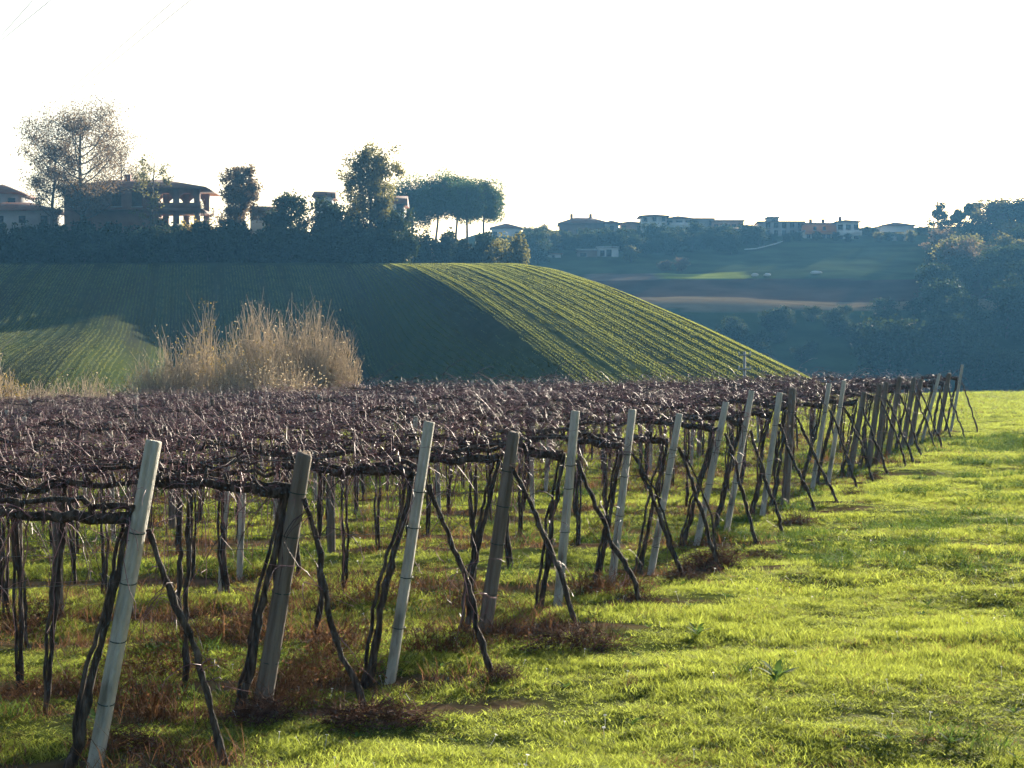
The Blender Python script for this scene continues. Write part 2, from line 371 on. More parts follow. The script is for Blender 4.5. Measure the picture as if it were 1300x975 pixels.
# ------------------------------------------------------------------ plants for trees and shrubs
def blob_points(n, rx, ry, rz, clumps, g, cr=0.42, shell=0.55):
    """points gathered in clumps inside an ellipsoid: an uneven outline with gaps"""
    cen = g.normal(size=(clumps, 3)); cen /= np.linalg.norm(cen, axis=1)[:, None]
    cen *= (shell + (1 - shell) * g.random((clumps, 1))) ** 1.0 * 0.78
    rad = cr * (0.55 + 0.7 * g.random(clumps))
    k = g.integers(0, clumps, n)
    p = g.normal(size=(n, 3)); p /= np.linalg.norm(p, axis=1)[:, None]; p *= (g.random((n, 1)) ** 0.4)
    P = cen[k] + p * rad[k][:, None]
    shade = 0.5 + 0.35 * (g.random(clumps)[k] - 0.5) * 2 + 0.15 * (g.random(n) - 0.5) * 2
    return P * np.array([rx, ry, rz]), np.clip(shade, 0, 1)

def shrub_mesh(name, mat_, seed, n=1500, size=0.3, r=(1, 1, 1), clumps=16, z0=0.9, cr=0.42):
    g = np.random.default_rng(seed)
    P, s_ = blob_points(n, *r, clumps, g, cr); P[:, 2] += z0
    P[:, 2] = np.maximum(P[:, 2], 0.03)
    return MB().leaves(P, size * (0.6 + 0.8 * g.random(n)), c=s_, g=g).mesh(name, mat_)

def stem_mesh(name, seed, h=0.9, n=6, r=0.05, spread=0.5):
    g = np.random.default_rng(seed); b = MB()
    for k in range(n):
        a = g.random() * 6.28; t = np.linspace(0, 1, 5)[:, None]
        e = np.array([math.cos(a) * spread, math.sin(a) * spread, h])
        b.tube(t * e + 0.06 * g.normal(size=(5, 3)) * t, np.linspace(r, r * .35, 5), 5)
    return b.mesh(name, M['trunk'])

def branch_tree(seed, H, trunk_r, crown_r, crown_z0, leaves, leaf, mat_, tips=90, upright=0.5, trunks=1, droop=0.0, aspect=0.7, dens=1.0, spreadleaf=0.55, flat_top=False):
    """trunk + limbs + twigs as one wood mesh, leaf clusters along the twigs as the crown mesh"""
    g = np.random.default_rng(seed); w = MB(); f = MB()
    tops = []
    for t_ in range(trunks):
        off = np.array([(t_ - (trunks - 1) / 2) * crown_r * 0.35, 0, 0]) if trunks > 1 else np.zeros(3)
        zs = np.linspace(0, H * 0.92, 10)
        path = np.stack([off[0] * (0.4 + zs / H) + 0.03 * H * vnoise(zs * 0.15, zs * 0 + seed + t_, 1), 0.03 * H * vnoise(zs * 0.15, zs * 0 + seed + 5 + t_, 2), zs], 1)
        w.tube(path, trunk_r * (1 - zs / (H * 1.02)) ** 0.8 + 0.015, 7)
        tops.append(path)
    pts = []; tw = []
    n_l = max(8, tips // 7)
    for k in range(n_l):
        path = tops[k % trunks]
        f0 = crown_z0 + (0.93 - crown_z0) * (k + 0.5 * g.random()) / n_l
        z = f0 * H; base = np.array([np.interp(z * 0.92, path[:, 2], path[:, 0]), np.interp(z * 0.92, path[:, 2], path[:, 1]), z * 0.92])
        a = k * 2.399 + g.random() * 0.7
        q = (f0 - crown_z0) / (1 - crown_z0)
        env = crown_r * math.sqrt(max(0.08, 1 - (2 * q - 0.9) ** 2 * 0.85)) * (0.75 + 0.4 * g.random())
        L = env; rise = upright * L * (0.6 + 0.8 * g.random())
        t = np.linspace(0, 1, 6)
        lp = base + np.stack([np.cos(a) * L * t, np.sin(a) * L * t, rise * t ** 1.3 - droop * L * t ** 2], 1) + 0.05 * L * g.normal(size=(6, 3)) * t[:, None]
        r0 = max(0.02, trunk_r * 0.42 * (1 - 0.6 * f0)); w.tube(lp, np.linspace(r0, r0 * 0.25, 6), 5)
        for j in range(7):
            u = 0.3 + 0.7 * g.random(); o = np.array([np.interp(u, t, lp[:, i]) for i in range(3)])
            d = g.normal(size=3); d[2] = abs(d[2]) * 0.7 + upright * 0.6 - droop; d /= np.linalg.norm(d)
            l2 = crown_r * (0.22 + 0.25 * g.random()); s_ = np.linspace(0, 1, 4)[:, None]
            tp = o + d * l2 * s_ + 0.06 * l2 * g.normal(size=(4, 3)) * s_
            w.tube(tp, np.linspace(r0 * 0.35, 0.012, 4), 3, cap=False)
            for q2 in range(3):
                o2 = tp[1 + q2 % 3]; d2 = g.normal(size=3); d2[2] += upright; d2 /= np.linalg.norm(d2)
                l3 = l2 * 0.6; tp2 = o2 + d2 * l3 * s_
                w.tube(tp2, np.linspace(0.022, 0.008, 4), 3, cap=False)
                tw.append(tp2)
    tw = np.array(tw)
    if leaves:
        k = g.integers(0, len(tw), leaves)
        keep = g.random(len(tw)) < dens; k = k[keep[k]]
        u = g.random(len(k)); seg = tw[k]; P = seg[:, 0] * (1 - u)[:, None] + seg[:, 3] * u[:, None]
        P = P + g.normal(size=P.shape) * crown_r * 0.09 * spreadleaf / 0.55
        sh_ = np.clip(0.5 + 0.7 * (g.random(len(tw))[k] - 0.5) + 0.2 * (g.random(len(k)) - .5), 0, 1)
        f.leaves(P, leaf * (0.6 + 0.8 * g.random(len(k))), c=sh_, aspect=aspect, g=g)
    return w, f

def plant_tree(name, label, loc, rz, wf, mat_, cat='tree', group=None, scale=1.0):
    t = thing(name, label, cat, loc, rz, group, scale)
    wm = wf[0] if isinstance(wf[0], bpy.types.Mesh) else wf[0].mesh(name + '_trunk', M['trunk'])
    ob('trunk', wm, t)
    fm = wf[1] if isinstance(wf[1], bpy.types.Mesh) else wf[1].mesh(name + '_crown', mat_)
    ob('crown', fm, t)
    return t

def pine_parts(seed, H, cr, thick):
    g = np.random.default_rng(seed); w = MB(); f = MB()
    zs = np.linspace(0, H - thick * 0.55, 8)
    lean = g.normal() * 0.05
    path = np.stack([lean * zs + 0.15 * vnoise(zs * 0.3, zs * 0 + seed, 4), 0.1 * vnoise(zs * 0.3, zs * 0 + seed, 5), zs], 1)
    w.tube(path, np.linspace(0.28, 0.17, 8), 7)
    for k in range(9):
        a = k * 2.4; t = np.linspace(0, 1, 5)[:, None]
        s0 = path[-1] - np.array([0, 0, (k % 3) * 0.9])
        e = s0 + np.array([math.cos(a) * cr * 0.75, math.sin(a) * cr * 0.75, thick * 0.45])
        w.tube(s0 + (e - s0) * t + np.array([0, 0, 1]) * (0.3 * t ** 2), np.linspace(0.12, 0.04, 5), 5)
    P, s_ = blob_points(24000, cr, cr, thick * 0.62, 46, g, 0.42, 0.30)
    P[:, 2] = np.where(P[:, 2] < 0, P[:, 2] * 0.8, P[:, 2]) + H - thick * 0.5
    P[:, :2] += path[-1, :2]
    f.leaves(P, 0.34 * (0.6 + 0.8 * g.random(len(P))), c=s_, aspect=0.45, g=g)
    return w, f

# ------------------------------------------------------------------ buildings
def hip_roof(b, x0, x1, y0, y1, z, h, ridge=0.35, th=0.18):
    w = x1 - x0; d = y1 - y0
    if w >= d: r0, r1 = (x0 + ridge * w, (y0 + y1) / 2), (x1 - ridge * w, (y0 + y1) / 2)
    else: r0, r1 = ((x0 + x1) / 2, y0 + ridge * d), ((x0 + x1) / 2, y1 - ridge * d)
    V = [(x0, y0, z), (x1, y0, z), (x1, y1, z), (x0, y1, z), (x0, y0, z + th), (x1, y0, z + th), (x1, y1, z + th), (x0, y1, z + th), (*r0, z + h), (*r1, z + h)]
    Q = [(3, 2, 1, 0), (0, 1, 5, 4), (1, 2, 6, 5), (2, 3, 7, 6), (3, 0, 4, 7)]
    if w >= d: Q += [(4, 5, 9, 8), (6, 7, 8, 9)]; T = [(5, 6, 9), (7, 4, 8)]
    else: Q += [(5, 6, 9, 8), (7, 4, 8, 9)]; T = [(4, 5, 8), (6, 7, 9)]
    b.add(V, Q, T)

WIN = {}
def win_mesh(w, h, m):
    k = (round(w, 2), round(h, 2), m)
    if k not in WIN:
        b = MB().box(-w / 2, w / 2, -0.10, 0.02, 0, h); WIN[k] = (b.mesh('window', M[m]), MB().box(-w / 2 - .12, w / 2 + .12, -0.16, 0.02, -.14, -.002).mesh('sill', M['w_grey']))
    return WIN[k]

def house(name, label, px0, px1, py_eave, py_base, Y, depth, wall, roof_h=1.6, wins=(), roof='hip', cat='house', chim=0, rz=0.0, wmat='glass', group=None, sink=2.5, ridge=0.35, over=0.5, balcony=None):
    a = at((px0 + px1) / 2, py_base, Y); W = (px1 - px0) / FPX * Y; H = (py_base - py_eave) / FPX * Y
    t = thing(name, label, cat, (a[0], Y, a[2] - sink), rz, group)
    ob('wall', MB().box(-W / 2, W / 2, 0, depth, 0, H + sink).mesh(name + '_wall', M[wall]), t)
    b = MB()
    if roof == 'hip': hip_roof(b, -W / 2 - over, W / 2 + over, -over, depth + over, H + sink, roof_h, ridge)
    elif roof == 'gable':
        z = H + sink; o = over
        b.add([(-W/2-o, -o, z), (W/2+o, -o, z), (W/2+o, depth+o, z), (-W/2-o, depth+o, z), (-W/2-o, depth/2, z+roof_h), (W/2+o, depth/2, z+roof_h)],
              [(3, 2, 1, 0), (0, 1, 5, 4), (2, 3, 4, 5)], [(1, 2, 5), (3, 0, 4)])
    else: b.box(-W / 2 - .25, W / 2 + .25, -.25, depth + .25, H + sink, H + sink + 0.35)
    r = ob('roof', b.mesh(name + '_roof', M['roof'] if roof != 'flat' else M['w_grey']), t)
    for k in range(chim):
        x = -W * 0.25 + k * W * 0.4
        ob('chimney', MB().box(x - .35, x + .35, depth * .4, depth * .4 + .7, H + sink + .3, H + sink + roof_h + .8).mesh('chimney', M['brickred']), r)
    for (fx, fz, w, h) in wins:                       # fractions of the front
        wm, sm = win_mesh(w, h, wmat)
        o = ob('window', wm, t, (fx * W - W / 2, 0, sink + fz * H)); ob('sill', sm, o)
    if balcony:
        for (fx0, fx1, fz) in balcony:
            z = sink + fz * H
            bb = MB().box(fx0 * W - W / 2, fx1 * W - W / 2, -1.3, -0.02, z - .2, z).box(fx0 * W - W / 2, fx1 * W - W / 2, -1.3, -1.2, z + .001, z + .95)
            ob('balcony', bb.mesh('balcony', M['w_white']), t)
    return t
def wgrid(cols, rows, w=1.0, h=1.4, x0=0.12, x1=0.88, z0=0.12, z1=0.62):
    return [(x0 + (x1 - x0) * (i / max(1, cols - 1)), z0 + (z1 - z0) * (j / max(1, rows - 1)) if rows > 1 else z0, w, h) for i in range(cols) for j in range(rows)]

# ------------------------------------------------------------------ the villa on the hill
def villa():
    Yv = 256.0; base = 15.0
    o = at(82, 290, Yv); x1 = at(254, 290, Yv)[0]; W = x1 - o[0]
    zE = at(0, 240, Yv)[2] - base                       # eaves above the base
    zF = at(0, 265, Yv)[2] - base                       # upper floor
    t = thing('villa', 'two storey red rendered villa with arched open loggia behind the tall oak', 'house', (o[0], Yv, base))
    wl = W * 0.62
    ob('wall', MB().box(0, wl, 0, 11, -1, zE).mesh('villa_wall', M['w_villa']), t)
    # open loggia: pillars with arches between
    D = 8.0
    px = [wl + 0.9, wl + 0.9 + (W - wl - 1.3) * 0.5, W - 0.4]
    starts = [wl] + px
    for row in (0.0, D):
        for x in px:
            ob('pillar', MB().box(x - .38, x + .38, row, row + .7, -1, zE - .02).mesh('pillar', M['w_villa']), t)
        for i in range(len(px) - 1):
            xa, xb = px[i] + .38, px[i + 1] - .38; r = (xb - xa) / 2; zc = zE - 0.5 - r
            n = 12; a = np.linspace(math.pi, 0, n + 1)
            xsn = (xa + xb) / 2 + r * np.cos(a); zs = zc + r * np.sin(a)
            V = []; Qs = []
            for k in range(n + 1):
                for y in (row + .05, row + .65): V += [(xsn[k], y, zs[k]), (xsn[k], y, zE - .02)]
            for k in range(n):
                p = 4 * k
                Qs += [(p, p + 4, p + 5, p + 1), (p + 2, p + 3, p + 7, p + 6), (p, p + 2, p + 6, p + 4)]
            ob('arch', MB().add(V, Qs).mesh('arch', M['w_villa']), t)
    ob('balcony_floor', MB().box(wl + .002, W + .3, -.8, D + 1, zF - .35, zF).mesh('balcony_floor', M['w_villa']), t)
    ob('balustrade', MB().box(wl + .9, W + .25, -.78, -.62, zF + .001, zF + .75).mesh('balustrade', M['w_villa']), t)
    b = MB(); hip_roof(b, -1.0, W + 1.0, -1.2, 12.2, zE, at(0, 224, Yv)[2] - base - zE, 0.33)
    r = ob('roof', b.mesh('villa_roof', M['roof']), t)
    ob('chimney', MB().box(W * .4, W * .4 + .8, 4, 4.8, zE + .5, zE + 2.3).mesh('chimney', M['brickred']), r)
    for i in range(4):
        for z in (0.6 + 1.2, zF + .3):
            wm, sm = win_mesh(1.3, 1.9, 'shutter')
            w = ob('window', wm, t, (1.5 + i * (wl - 3) / 3, 0, z)); ob('sill', sm, w)
    ob('balcony', MB().box(1.0, wl - .5, -1.4, -.02, zF - .3, zF).mesh('balcony', M['w_villa']), t)
villa()
house('roadside_house', 'grey house with brown tiled roof at the villa drive', -30, 22, 246, 272, 268, 10, 'w_grey', 1.6, wgrid(3, 1, z0=.3), chim=0)
house('low_annex', 'low grey annex with shallow tiled roof beside the grey house', -40, 70, 268, 290, 262, 6, 'w_grey', 1.4, wgrid(4, 1, 0.9, 1.0, z0=.3))
house('garden_house', 'small white house with dark window among hilltop trees', 400, 420, 250, 262, 300, 8, 'w_white', 1.2, [(.35, .3, 1.3, 1.3)], 'gable', sink=3)
house('gabled_house', 'pale blue grey house half hidden behind the tall olive green tree', 480, 512, 259, 278, 300, 9, 'w_white', 1.6, wgrid(2, 1, 1.2, 1.4, z0=.4), 'gable', sink=3)
house('long_farm_roof', 'low tan gabled building showing above the hedge', 318, 352, 268, 282, 290, 7, 'w_cream', 1.0, [(.6, .2, 2.2, 1.0)], 'gable', sink=2)

# ------------------------------------------------------------------ hilltop trees and hedge
wf = branch_tree(101, 21.0, 0.42, 6.6, 0.30, 26000, 0.20, M['fol_brown'], tips=190, upright=0.62, dens=.75)
plant_tree('oak_tree', 'tall half bare russet oak in front of the villa', (at(108, 0, 249)[0], 249, 14.6), 0, wf, M['fol_brown'])
wf = branch_tree(102, 17.5, 0.30, 4.4, 0.36, 12000, 0.20, M['fol_brown'], tips=110, upright=0.6, dens=.8)
plant_tree('oak_tree', 'half bare oak on the drive side of the tall russet oak', (at(66, 0, 250)[0], 250, 14.6), 1, wf, M['fol_brown'])
wf = branch_tree(103, 17.6, 0.24, 4.4, 0.42, 7000, 0.20, M['fol_brown'], tips=90, upright=0.7, dens=.6)
plant_tree('bare_tree', 'thin branched bare tree above the villa roof ridge', (at(155, 0, 270)[0], 270, 15.4), 2, wf, M['fol_brown'])
wf = branch_tree(104, 14.5, 0.2, 2.5, 0.35, 2400, 0.25, M['fol_olive'], tips=70, upright=0.8, dens=.7)
plant_tree('slender_tree', 'slender yellowish tree in front of the villa loggia', (at(196, 0, 247)[0], 247, 14.6), 0, wf, M['fol_olive'])
wf = branch_tree(105, 9.2, 0.16, 1.9, 0.35, 500, 0.28, M['fol_brown'], tips=60, upright=0.9, dens=.6)
plant_tree('bare_sapling', 'small bare sapling at the open end of the loggia', (at(259, 0, 258)[0], 258, 14.8), 0, wf, M['fol_brown'])
wf = branch_tree(106, 13.2, 0.24, 2.6, 0.22, 15000, 0.27, M['fol_brown'], tips=120, upright=0.8)
plant_tree('hornbeam_tree', 'dense upright russet brown tree beyond the loggia', (at(303, 0, 248)[0], 248, 14.6), 0, wf, M['fol_brown'])
wf = branch_tree(107, 15.2, 0.34, 3.7, 0.34, 19000, 0.27, M['fol_olive'], tips=150, upright=0.6)
plant_tree('poplar_tree', 'tall rounded olive green tree beside the umbrella pines', (at(467, 0, 250)[0], 250, 14.7), 0, wf, M['fol_olive'])
for i, (px, H, c, s) in enumerate([(372, 10.0, 2.7, 108), (352, 7.4, 1.8, 109), (425, 8.6, 2.8, 110), (494, 7.6, 2.6, 111), (440, 8.0, 2.6, 112)]):
    wf = branch_tree(s, H, 0.2, c, 0.12, 5200, 0.36, M['fol_dark'], tips=90, upright=0.45, spreadleaf=.9)
    plant_tree('evergreen_tree', ['dark rounded evergreen beside the small white house', 'small dark evergreen by the low tan building',
                                  'dark bushy evergreen below the small white house', 'dark evergreen between the olive green tree and the pines',
                                  'low dark evergreen at the foot of the olive green tree'][i], (at(px, 0, 252 + i)[0], 252 + i, 14.7), i, wf, M['fol_dark'])
wf = branch_tree(113, 6.6, 0.12, 3.0, 0.1, 2600, 0.3, M['fol_yellow'], tips=70, upright=0.3)
plant_tree('yellow_bush', 'yellow green bush at the open end of the villa loggia', (at(262, 0, 246)[0], 246, 13.0), 0, wf, M['fol_yellow'], 'bush')
# umbrella pines
PN = [(522, 221, 6.0), (549, 224, 5.6), (573, 222, 6.2), (594, 225, 5.8), (611, 231, 5.4)]
for i, (px, py, cr) in enumerate(PN):
    Yp = 340 + (i % 3) * 6; top = at(px, py, Yp); zb = 17.0; H = top[2] - zb
    w, f = pine_parts(200 + i, H, cr, (10.5, 9.2, 9.4, 8.6, 7.6)[i])
    plant_tree('umbrella_pine', 'umbrella pine with flat topped crown in the group at the hedge end', (top[0], Yp, zb), 0, (w, f), M['fol_pine'], group='umbrella pines on the hilltop')
# dark hedge bank
hb = [shrub_mesh('hedge_bush_%d' % i, M['fol_dark'], 300 + i, 2600, 0.36, (2.3, 1.7, 2.5), 26, 2.3) for i in range(4)]
hs_ = stem_mesh('hedge_stem', 310, 2.4, 8, 0.07, 0.9)
def bush(name, label, x, y, zb, sc_, k, group, cat='bush', meshes=hb, stem=hs_):
    t = thing(name, label, cat, (x, y, zb), k * 1.7, group, sc_)
    ob('foliage', meshes[k % len(meshes)], t); ob('stem', stem, t)
k = 0
for px in np.arange(-35, 520, 12.5):
    Yb = 241 + rng.random() * 2.5; p = at(px + rng.normal() * 3, 0, Yb)
    h = 0.85 + 0.45 * rng.random() - (0.12 if px < 80 else 0)
    bush('hedge_bush', 'dark evergreen bush in the hedge along the hill crest below the villa', p[0], Yb, hill_z(p[0], Yb) - .6, (1.05, 1.0, h), k, 'dark hedge bushes along the hill crest'); k += 1
for px in np.arange(-40, 640, 19):
    right = px > 512
    Yb = (278 if right else 247) + rng.random() * 4; p = at(px + rng.normal() * 3, 0, Yb)
    top = at(0, (296 if right else 285) + rng.normal() * (4 if right else 6), Yb)[2]; zb = hill_z(p[0], Yb) - .3
    bush('hedge_bush', 'dark bush in the hedge under the umbrella pines' if right else 'dark evergreen bush in the taller back rank of the hill crest hedge', p[0], Yb, zb, (1.15, 1.0, (top - zb) / 4.75), k,
         'hedge bushes under the umbrella pines' if right else 'taller hedge bushes behind the crest'); k += 1
yb_ = shrub_mesh('yellow_shrub', M['fol_olive'], 320, 2600, 0.3, (1.9, 1.7, 2.4), 24, 2.2)
for px, Yb, s, lab in ((646, 268, 1.55, 'sunlit yellow green shrub at the outer end of the hilltop hedge'), (630, 274, 1.25, 'olive shrub tucked beside the sunlit shrub at the hedge end'), (588, 292, 1.05, 'tan backlit shrub between the umbrella pine trunks')):
    p = at(px, 0, Yb); zb = hill_z(p[0], Yb) - .2
    bush('hedge_end_shrub', lab, p[0], Yb, zb, (s, s, s * (1.0 if px < 640 else 1.0)), k, None, meshes=[yb_]); k += 1

# ------------------------------------------------------------------ the village on the far hillside
house('hip_roof_house', 'pale house with pyramid roof behind the sunlit hedge end shrub', 624, 661, 290, 306, 470, 8, 'w_white', 1.5, wgrid(2, 1, 1.0, 1.2, z0=.35), ridge=.45, sink=6)
house('gable_cottage', 'small grey cottage with pitched roof left of the big brown house', 676, 702, 296, 306, 478, 7, 'w_grey', 1.8, [(.5, .3, 1, 1)], ridge=.42, sink=4)
house('brown_house', 'big brown hip roofed house with two chimneys', 711, 772, 284, 306, 476, 12, 'w_brown', 2.0, wgrid(4, 1, 1.0, 1.3, z0=.35), chim=2, sink=4)
house('grey_wing_house', 'small pale grey house joined against the big brown house', 768, 785, 284, 300, 474, 8, 'w_grey', 1.0, [(.5, .45, 1, 1.2)], sink=4)
house('pink_house', 'small pink house left of the tall white apartment house', 789, 814, 284, 296, 484, 8, 'w_pink', 0.8, wgrid(2, 1, .9, 1.1, z0=.35), sink=5)
house('apartment_house', 'tall white apartment house with three floors of windows', 815, 846, 275, 298, 478, 10, 'w_white', 0.8, wgrid(3, 3, .9, 1.0, z0=.08, z1=.74), chim=0, sink=4, over=.8, balcony=[(.45, .98, .33)])
house('balcony_house', 'white house with dark balconies adjoining the tall white apartment house', 846, 878, 278, 298, 481, 10, 'w_white', 1.0, wgrid(3, 2, 1.6, 1.2, z0=.15, z1=.6), sink=4, balcony=[(.1, .9, .5)])
house('grey_tower_house', 'grey gabled house adjoining the white house with dark balconies', 880, 906, 278, 300, 486, 10, 'w_grey', 0.6, wgrid(2, 2, 1, 1.2), 'gable', sink=5)
house('long_flat_building', 'long pink grey flat roofed building', 904, 944, 281, 300, 484, 10, 'w_pink', 0.4, wgrid(5, 1, 1, 1.1, z0=.5), 'flat', sink=5, cat='building')
house('white_cottage', 'small white cottage below the long flat roofed building', 924, 941, 292, 305, 470, 5, 'w_white', 0.7, [(.3, .3, .9, 1.1), (.72, .3, .9, 1.1)], 'gable', sink=4)
house('dark_roof_cottage', 'small brown cottage beside the long flat roofed building', 943, 958, 289, 299, 486, 6, 'w_brown', 0.8, [(.5, .3, 1, 1)], 'gable', sink=5)
house('school_building', 'large grey building with a low roof and square block behind', 968, 1022, 281, 309, 474, 14, 'w_grey', 0.5, wgrid(5, 2, 1.0, 1.3, z0=.35, z1=.7), 'gable', sink=5, cat='building')
t = house('stair_block', 'square grey block rising at the end of the large grey building', 975, 988, 277, 300, 476.5, 6, 'w_grey', 0.4, [(.5, .7, .8, 1)], 'flat', sink=6, cat='building')
house('orange_building', 'white walled building with an orange upper storey', 1021, 1063, 294, 312, 468, 12, 'w_cream', 0.5, wgrid(6, 1, .9, 1.5, z0=.45), 'flat', sink=5, cat='building')
house('orange_storey', 'orange rendered upper storey under a tiled roof', 1022, 1062, 284.5, 297, 467.6, 10, 'w_orange', 0.7, wgrid(2, 1, .7, .8, .3, .6, z0=.4), 'gable', sink=.1, chim=2, cat='building', over=.3)
house('white_villa', 'white villa with balcony floor beside the orange building', 1063, 1090, 282, 310, 466, 10, 'w_white', 0.8, wgrid(3, 2, 1.2, 1.2, z0=.15, z1=.66), sink=5, chim=1, balcony=[(0.02, 1.1, .42)])
house('terrace_house', 'low white house with wide dark tiled roof near the conical tree', 1120, 1160, 287, 306, 478, 10, 'w_white', 1.2, wgrid(3, 1, 1.5, 1.1, .1, .5, z0=.3), sink=5)
house('white_garage', 'low white garage below the wide dark roofed house', 1133, 1150, 299, 306, onfar(1141, 306), 5, 'w_white', .3, [(.5, .1, 1.5, .9)], 'flat', sink=3, cat='garage')
house('farm_shed', 'white walled farm shed with pale posts on the slope below the brown house', 758, 785, 315, 327, onfar(771, 327) + 1, 6, 'w_white', .3, [(.25, .15, 1.0, 1.3), (.55, .1, 1.2, 1.6)], 'flat', sink=3, cat='shed')
house('long_shed', 'long low pale roofed shed adjoining the white farm shed', 733, 758, 318, 328, onfar(745, 328) + 2, 5, 'w_brown', .25, [(.3, .2, 1.4, .8)], 'flat', sink=3, cat='shed')
house('garden_wall_shed', 'tiny white shed low on the slope near the hill shoulder', 693, 712, 323, 328, onfar(702, 328) + 1, 3, 'w_white', .3, [(.5, .2, .6, .5)], 'gable', sink=3, cat='shed')
# pale roadside wall climbing to the grey building
b = MB(); pts = [(945, 317), (960, 316), (972, 313), (984, 310), (995, 306)]
for i in range(len(pts) - 1):
    p, q = at(*pts[i], onfar(*pts[i]) - .5), at(*pts[i + 1], onfar(*pts[i + 1]) - .5)
    b.tube([p, q], [0.18, 0.18], 4)
tag(ob('roadside_wall', b.mesh('roadside_wall', M['w_white'])), 'pale low wall along the lane climbing to the large grey building', 'wall')
# white sacks / bales at the field edge
for i, (px, py) in enumerate([(958, 351), (974, 351), (1036, 348)]):
    Yb = onfar(px, py); p = at(px, py, Yb); g = np.random.default_rng(i)
    P_ = g.normal(size=(60, 3)); b = MB()
    a = np.linspace(0, 2 * math.pi, 13)[:-1]
    b.tube(np.stack([np.linspace(-.75, .75, 6) * (1 + .6 * (i == 2)), np.zeros(6), np.zeros(6)], 1), [.12, .32, .38, .36, .3, .1], 9)
    tag(ob('wrapped_bale', b.mesh('wrapped_bale', M['w_white'], True), None, (p[0], Yb, p[2] + .3)), 'pale wrapped bale at the edge of the ploughed field', 'bale', 'pale bales by the ploughed field')

# trees of the village and the right hand ridge
far_crowns = []
for i in range(5):
    far_crowns.append((branch_tree(400 + i, 8.0, .2, 3.0, .12, 3200, .42, None, tips=70, upright=.5, spreadleaf=1.0)))
FC = [(w.mesh('far_trunk', M['trunk']), f) for w, f in far_crowns]
FCD = [(w, f.mesh('far_crown_dark', M['fol_dark'])) for w, f in FC]
FCB = [(w, f.mesh('far_crown_russet', M['fol_brown'])) for w, f in FC]
FCO = [(w, f.mesh('far_crown_olive', M['fol_olive'])) for w, f in FC]
sets = {'d': FCD, 'b': FCB, 'o': FCO}
n = 0
def far_tree(px, py_top, Y, kind, label, group=None, w=1.0, zb=None):
    global n
    p = at(px, py_top, Y); z0 = float(far_z(p[0], Y)) - .4 if zb is None else zb
    H = max(2.5, p[2] - z0); s = H / 8.2
    plant_tree({'d': 'evergreen_tree', 'b': 'russet_tree', 'o': 'olive_tree'}[kind], label, (p[0], Y, z0), n * 1.3, sets[kind][n % 5], None, group=group, scale=(s * w, s * w, s)); n += 1
VT = [(668, 292), (684, 300), (705, 300), (722, 302), (738, 299), (752, 300), (770, 302), (786, 298), (800, 297), (812, 299), (826, 301), (840, 300), (858, 301), (872, 296), (884, 296), (893, 299),
      (905, 300), (915, 300), (930, 304), (946, 302), (958, 300), (968, 304), (980, 306), (998, 306), (1012, 306), (1036, 306), (1062, 308), (1076, 306), (1094, 292), (1101, 288), (1109, 290), (1116, 296), (1128, 302), (1142, 300), (1156, 294), (1166, 288), (1174, 290)]
for px, py in VT:
    far_tree(px, py - 1 + rng.normal() * 1.5, 463 - 8 * rng.random() if py > 293 else 472, 'd' if rng.random() < .7 else 'o', 'dark garden tree among the village houses', 'garden trees between the village houses', 1.0 + .5 * rng.random())
for rank, (pb, x1) in enumerate(((333, 800), (326, 850), (319, 930), (312, 962))):
    for px in np.arange(664 + rank * 4, x1, 15):
        if pb in (326, 333) and 690 < px < 792: continue
        q = px + rng.normal() * 4; Yt = onfar(q, pb + rng.normal() * 2)
        far_tree(q, pb - (3.2 + 2.2 * rng.random()) * FPX / Yt, Yt, 'd' if rng.random() < .85 else 'o', 'low dark tree on the slope below the village houses', 'trees on the slope below the village', 1.25)
far_tree(866, 328, 404, 'b', 'russet round tree standing at the edge of the bright green field', None, 1.2)
far_tree(845, 333, 406, 'b', 'low russet tree next to the round one by the bright green field', None, 1.6)
# ridge on the right
p = at(1190, 258, 470); cw = branch_tree(450, 13, .25, 2.6, .05, 3500, .5, None, tips=120, upright=.9, spreadleaf=.8)
plant_tree('conical_tree', 'conical dark tree standing on the ridge past the village', (p[0], 470, p[2] - 13.2), 0, (cw[0], cw[1].mesh('conical', M['fol_dark'])), None)
for i, (px, py, cr) in enumerate([(1215, 267, 1.5), (1232, 258, 1.9)]):
    p = at(px, py, 472); w, f = pine_parts(460 + i, 9.5, cr * 1.2, 3.0)
    plant_tree('umbrella_pine', ['small umbrella pine on the ridge beside the conical tree', 'larger umbrella pine on the ridge before the woods'][i], (p[0], 472, p[2] - 9.7), 0, (w, f), M['fol_pine'])
for px, py, Y, kd, w in [(1204, 278, 470, 'd', 1.2), (1222, 280, 468, 'd', 1.4), (1240, 272, 466, 'd', 1.4), (1256, 255, 460, 'o', 1.2), (1268, 256, 458, 'b', 1.2), (1284, 255, 455, 'o', 1.2), (1297, 254, 452, 'd', 1.3), (1312, 252, 450, 'd', 1.3), (1330, 250, 450, 'd', 1.3), (1250, 285, 452, 'd', 1.4), (1275, 282, 448, 'o', 1.4), (1300, 280, 446, 'd', 1.4), (1325, 278, 446, 'd', 1.4)]:
    far_tree(px, py, Y, kd, 'tree crowning the ridge of the far wood', 'trees on the ridge of the far wood', w)
g2 = np.random.default_rng(55)
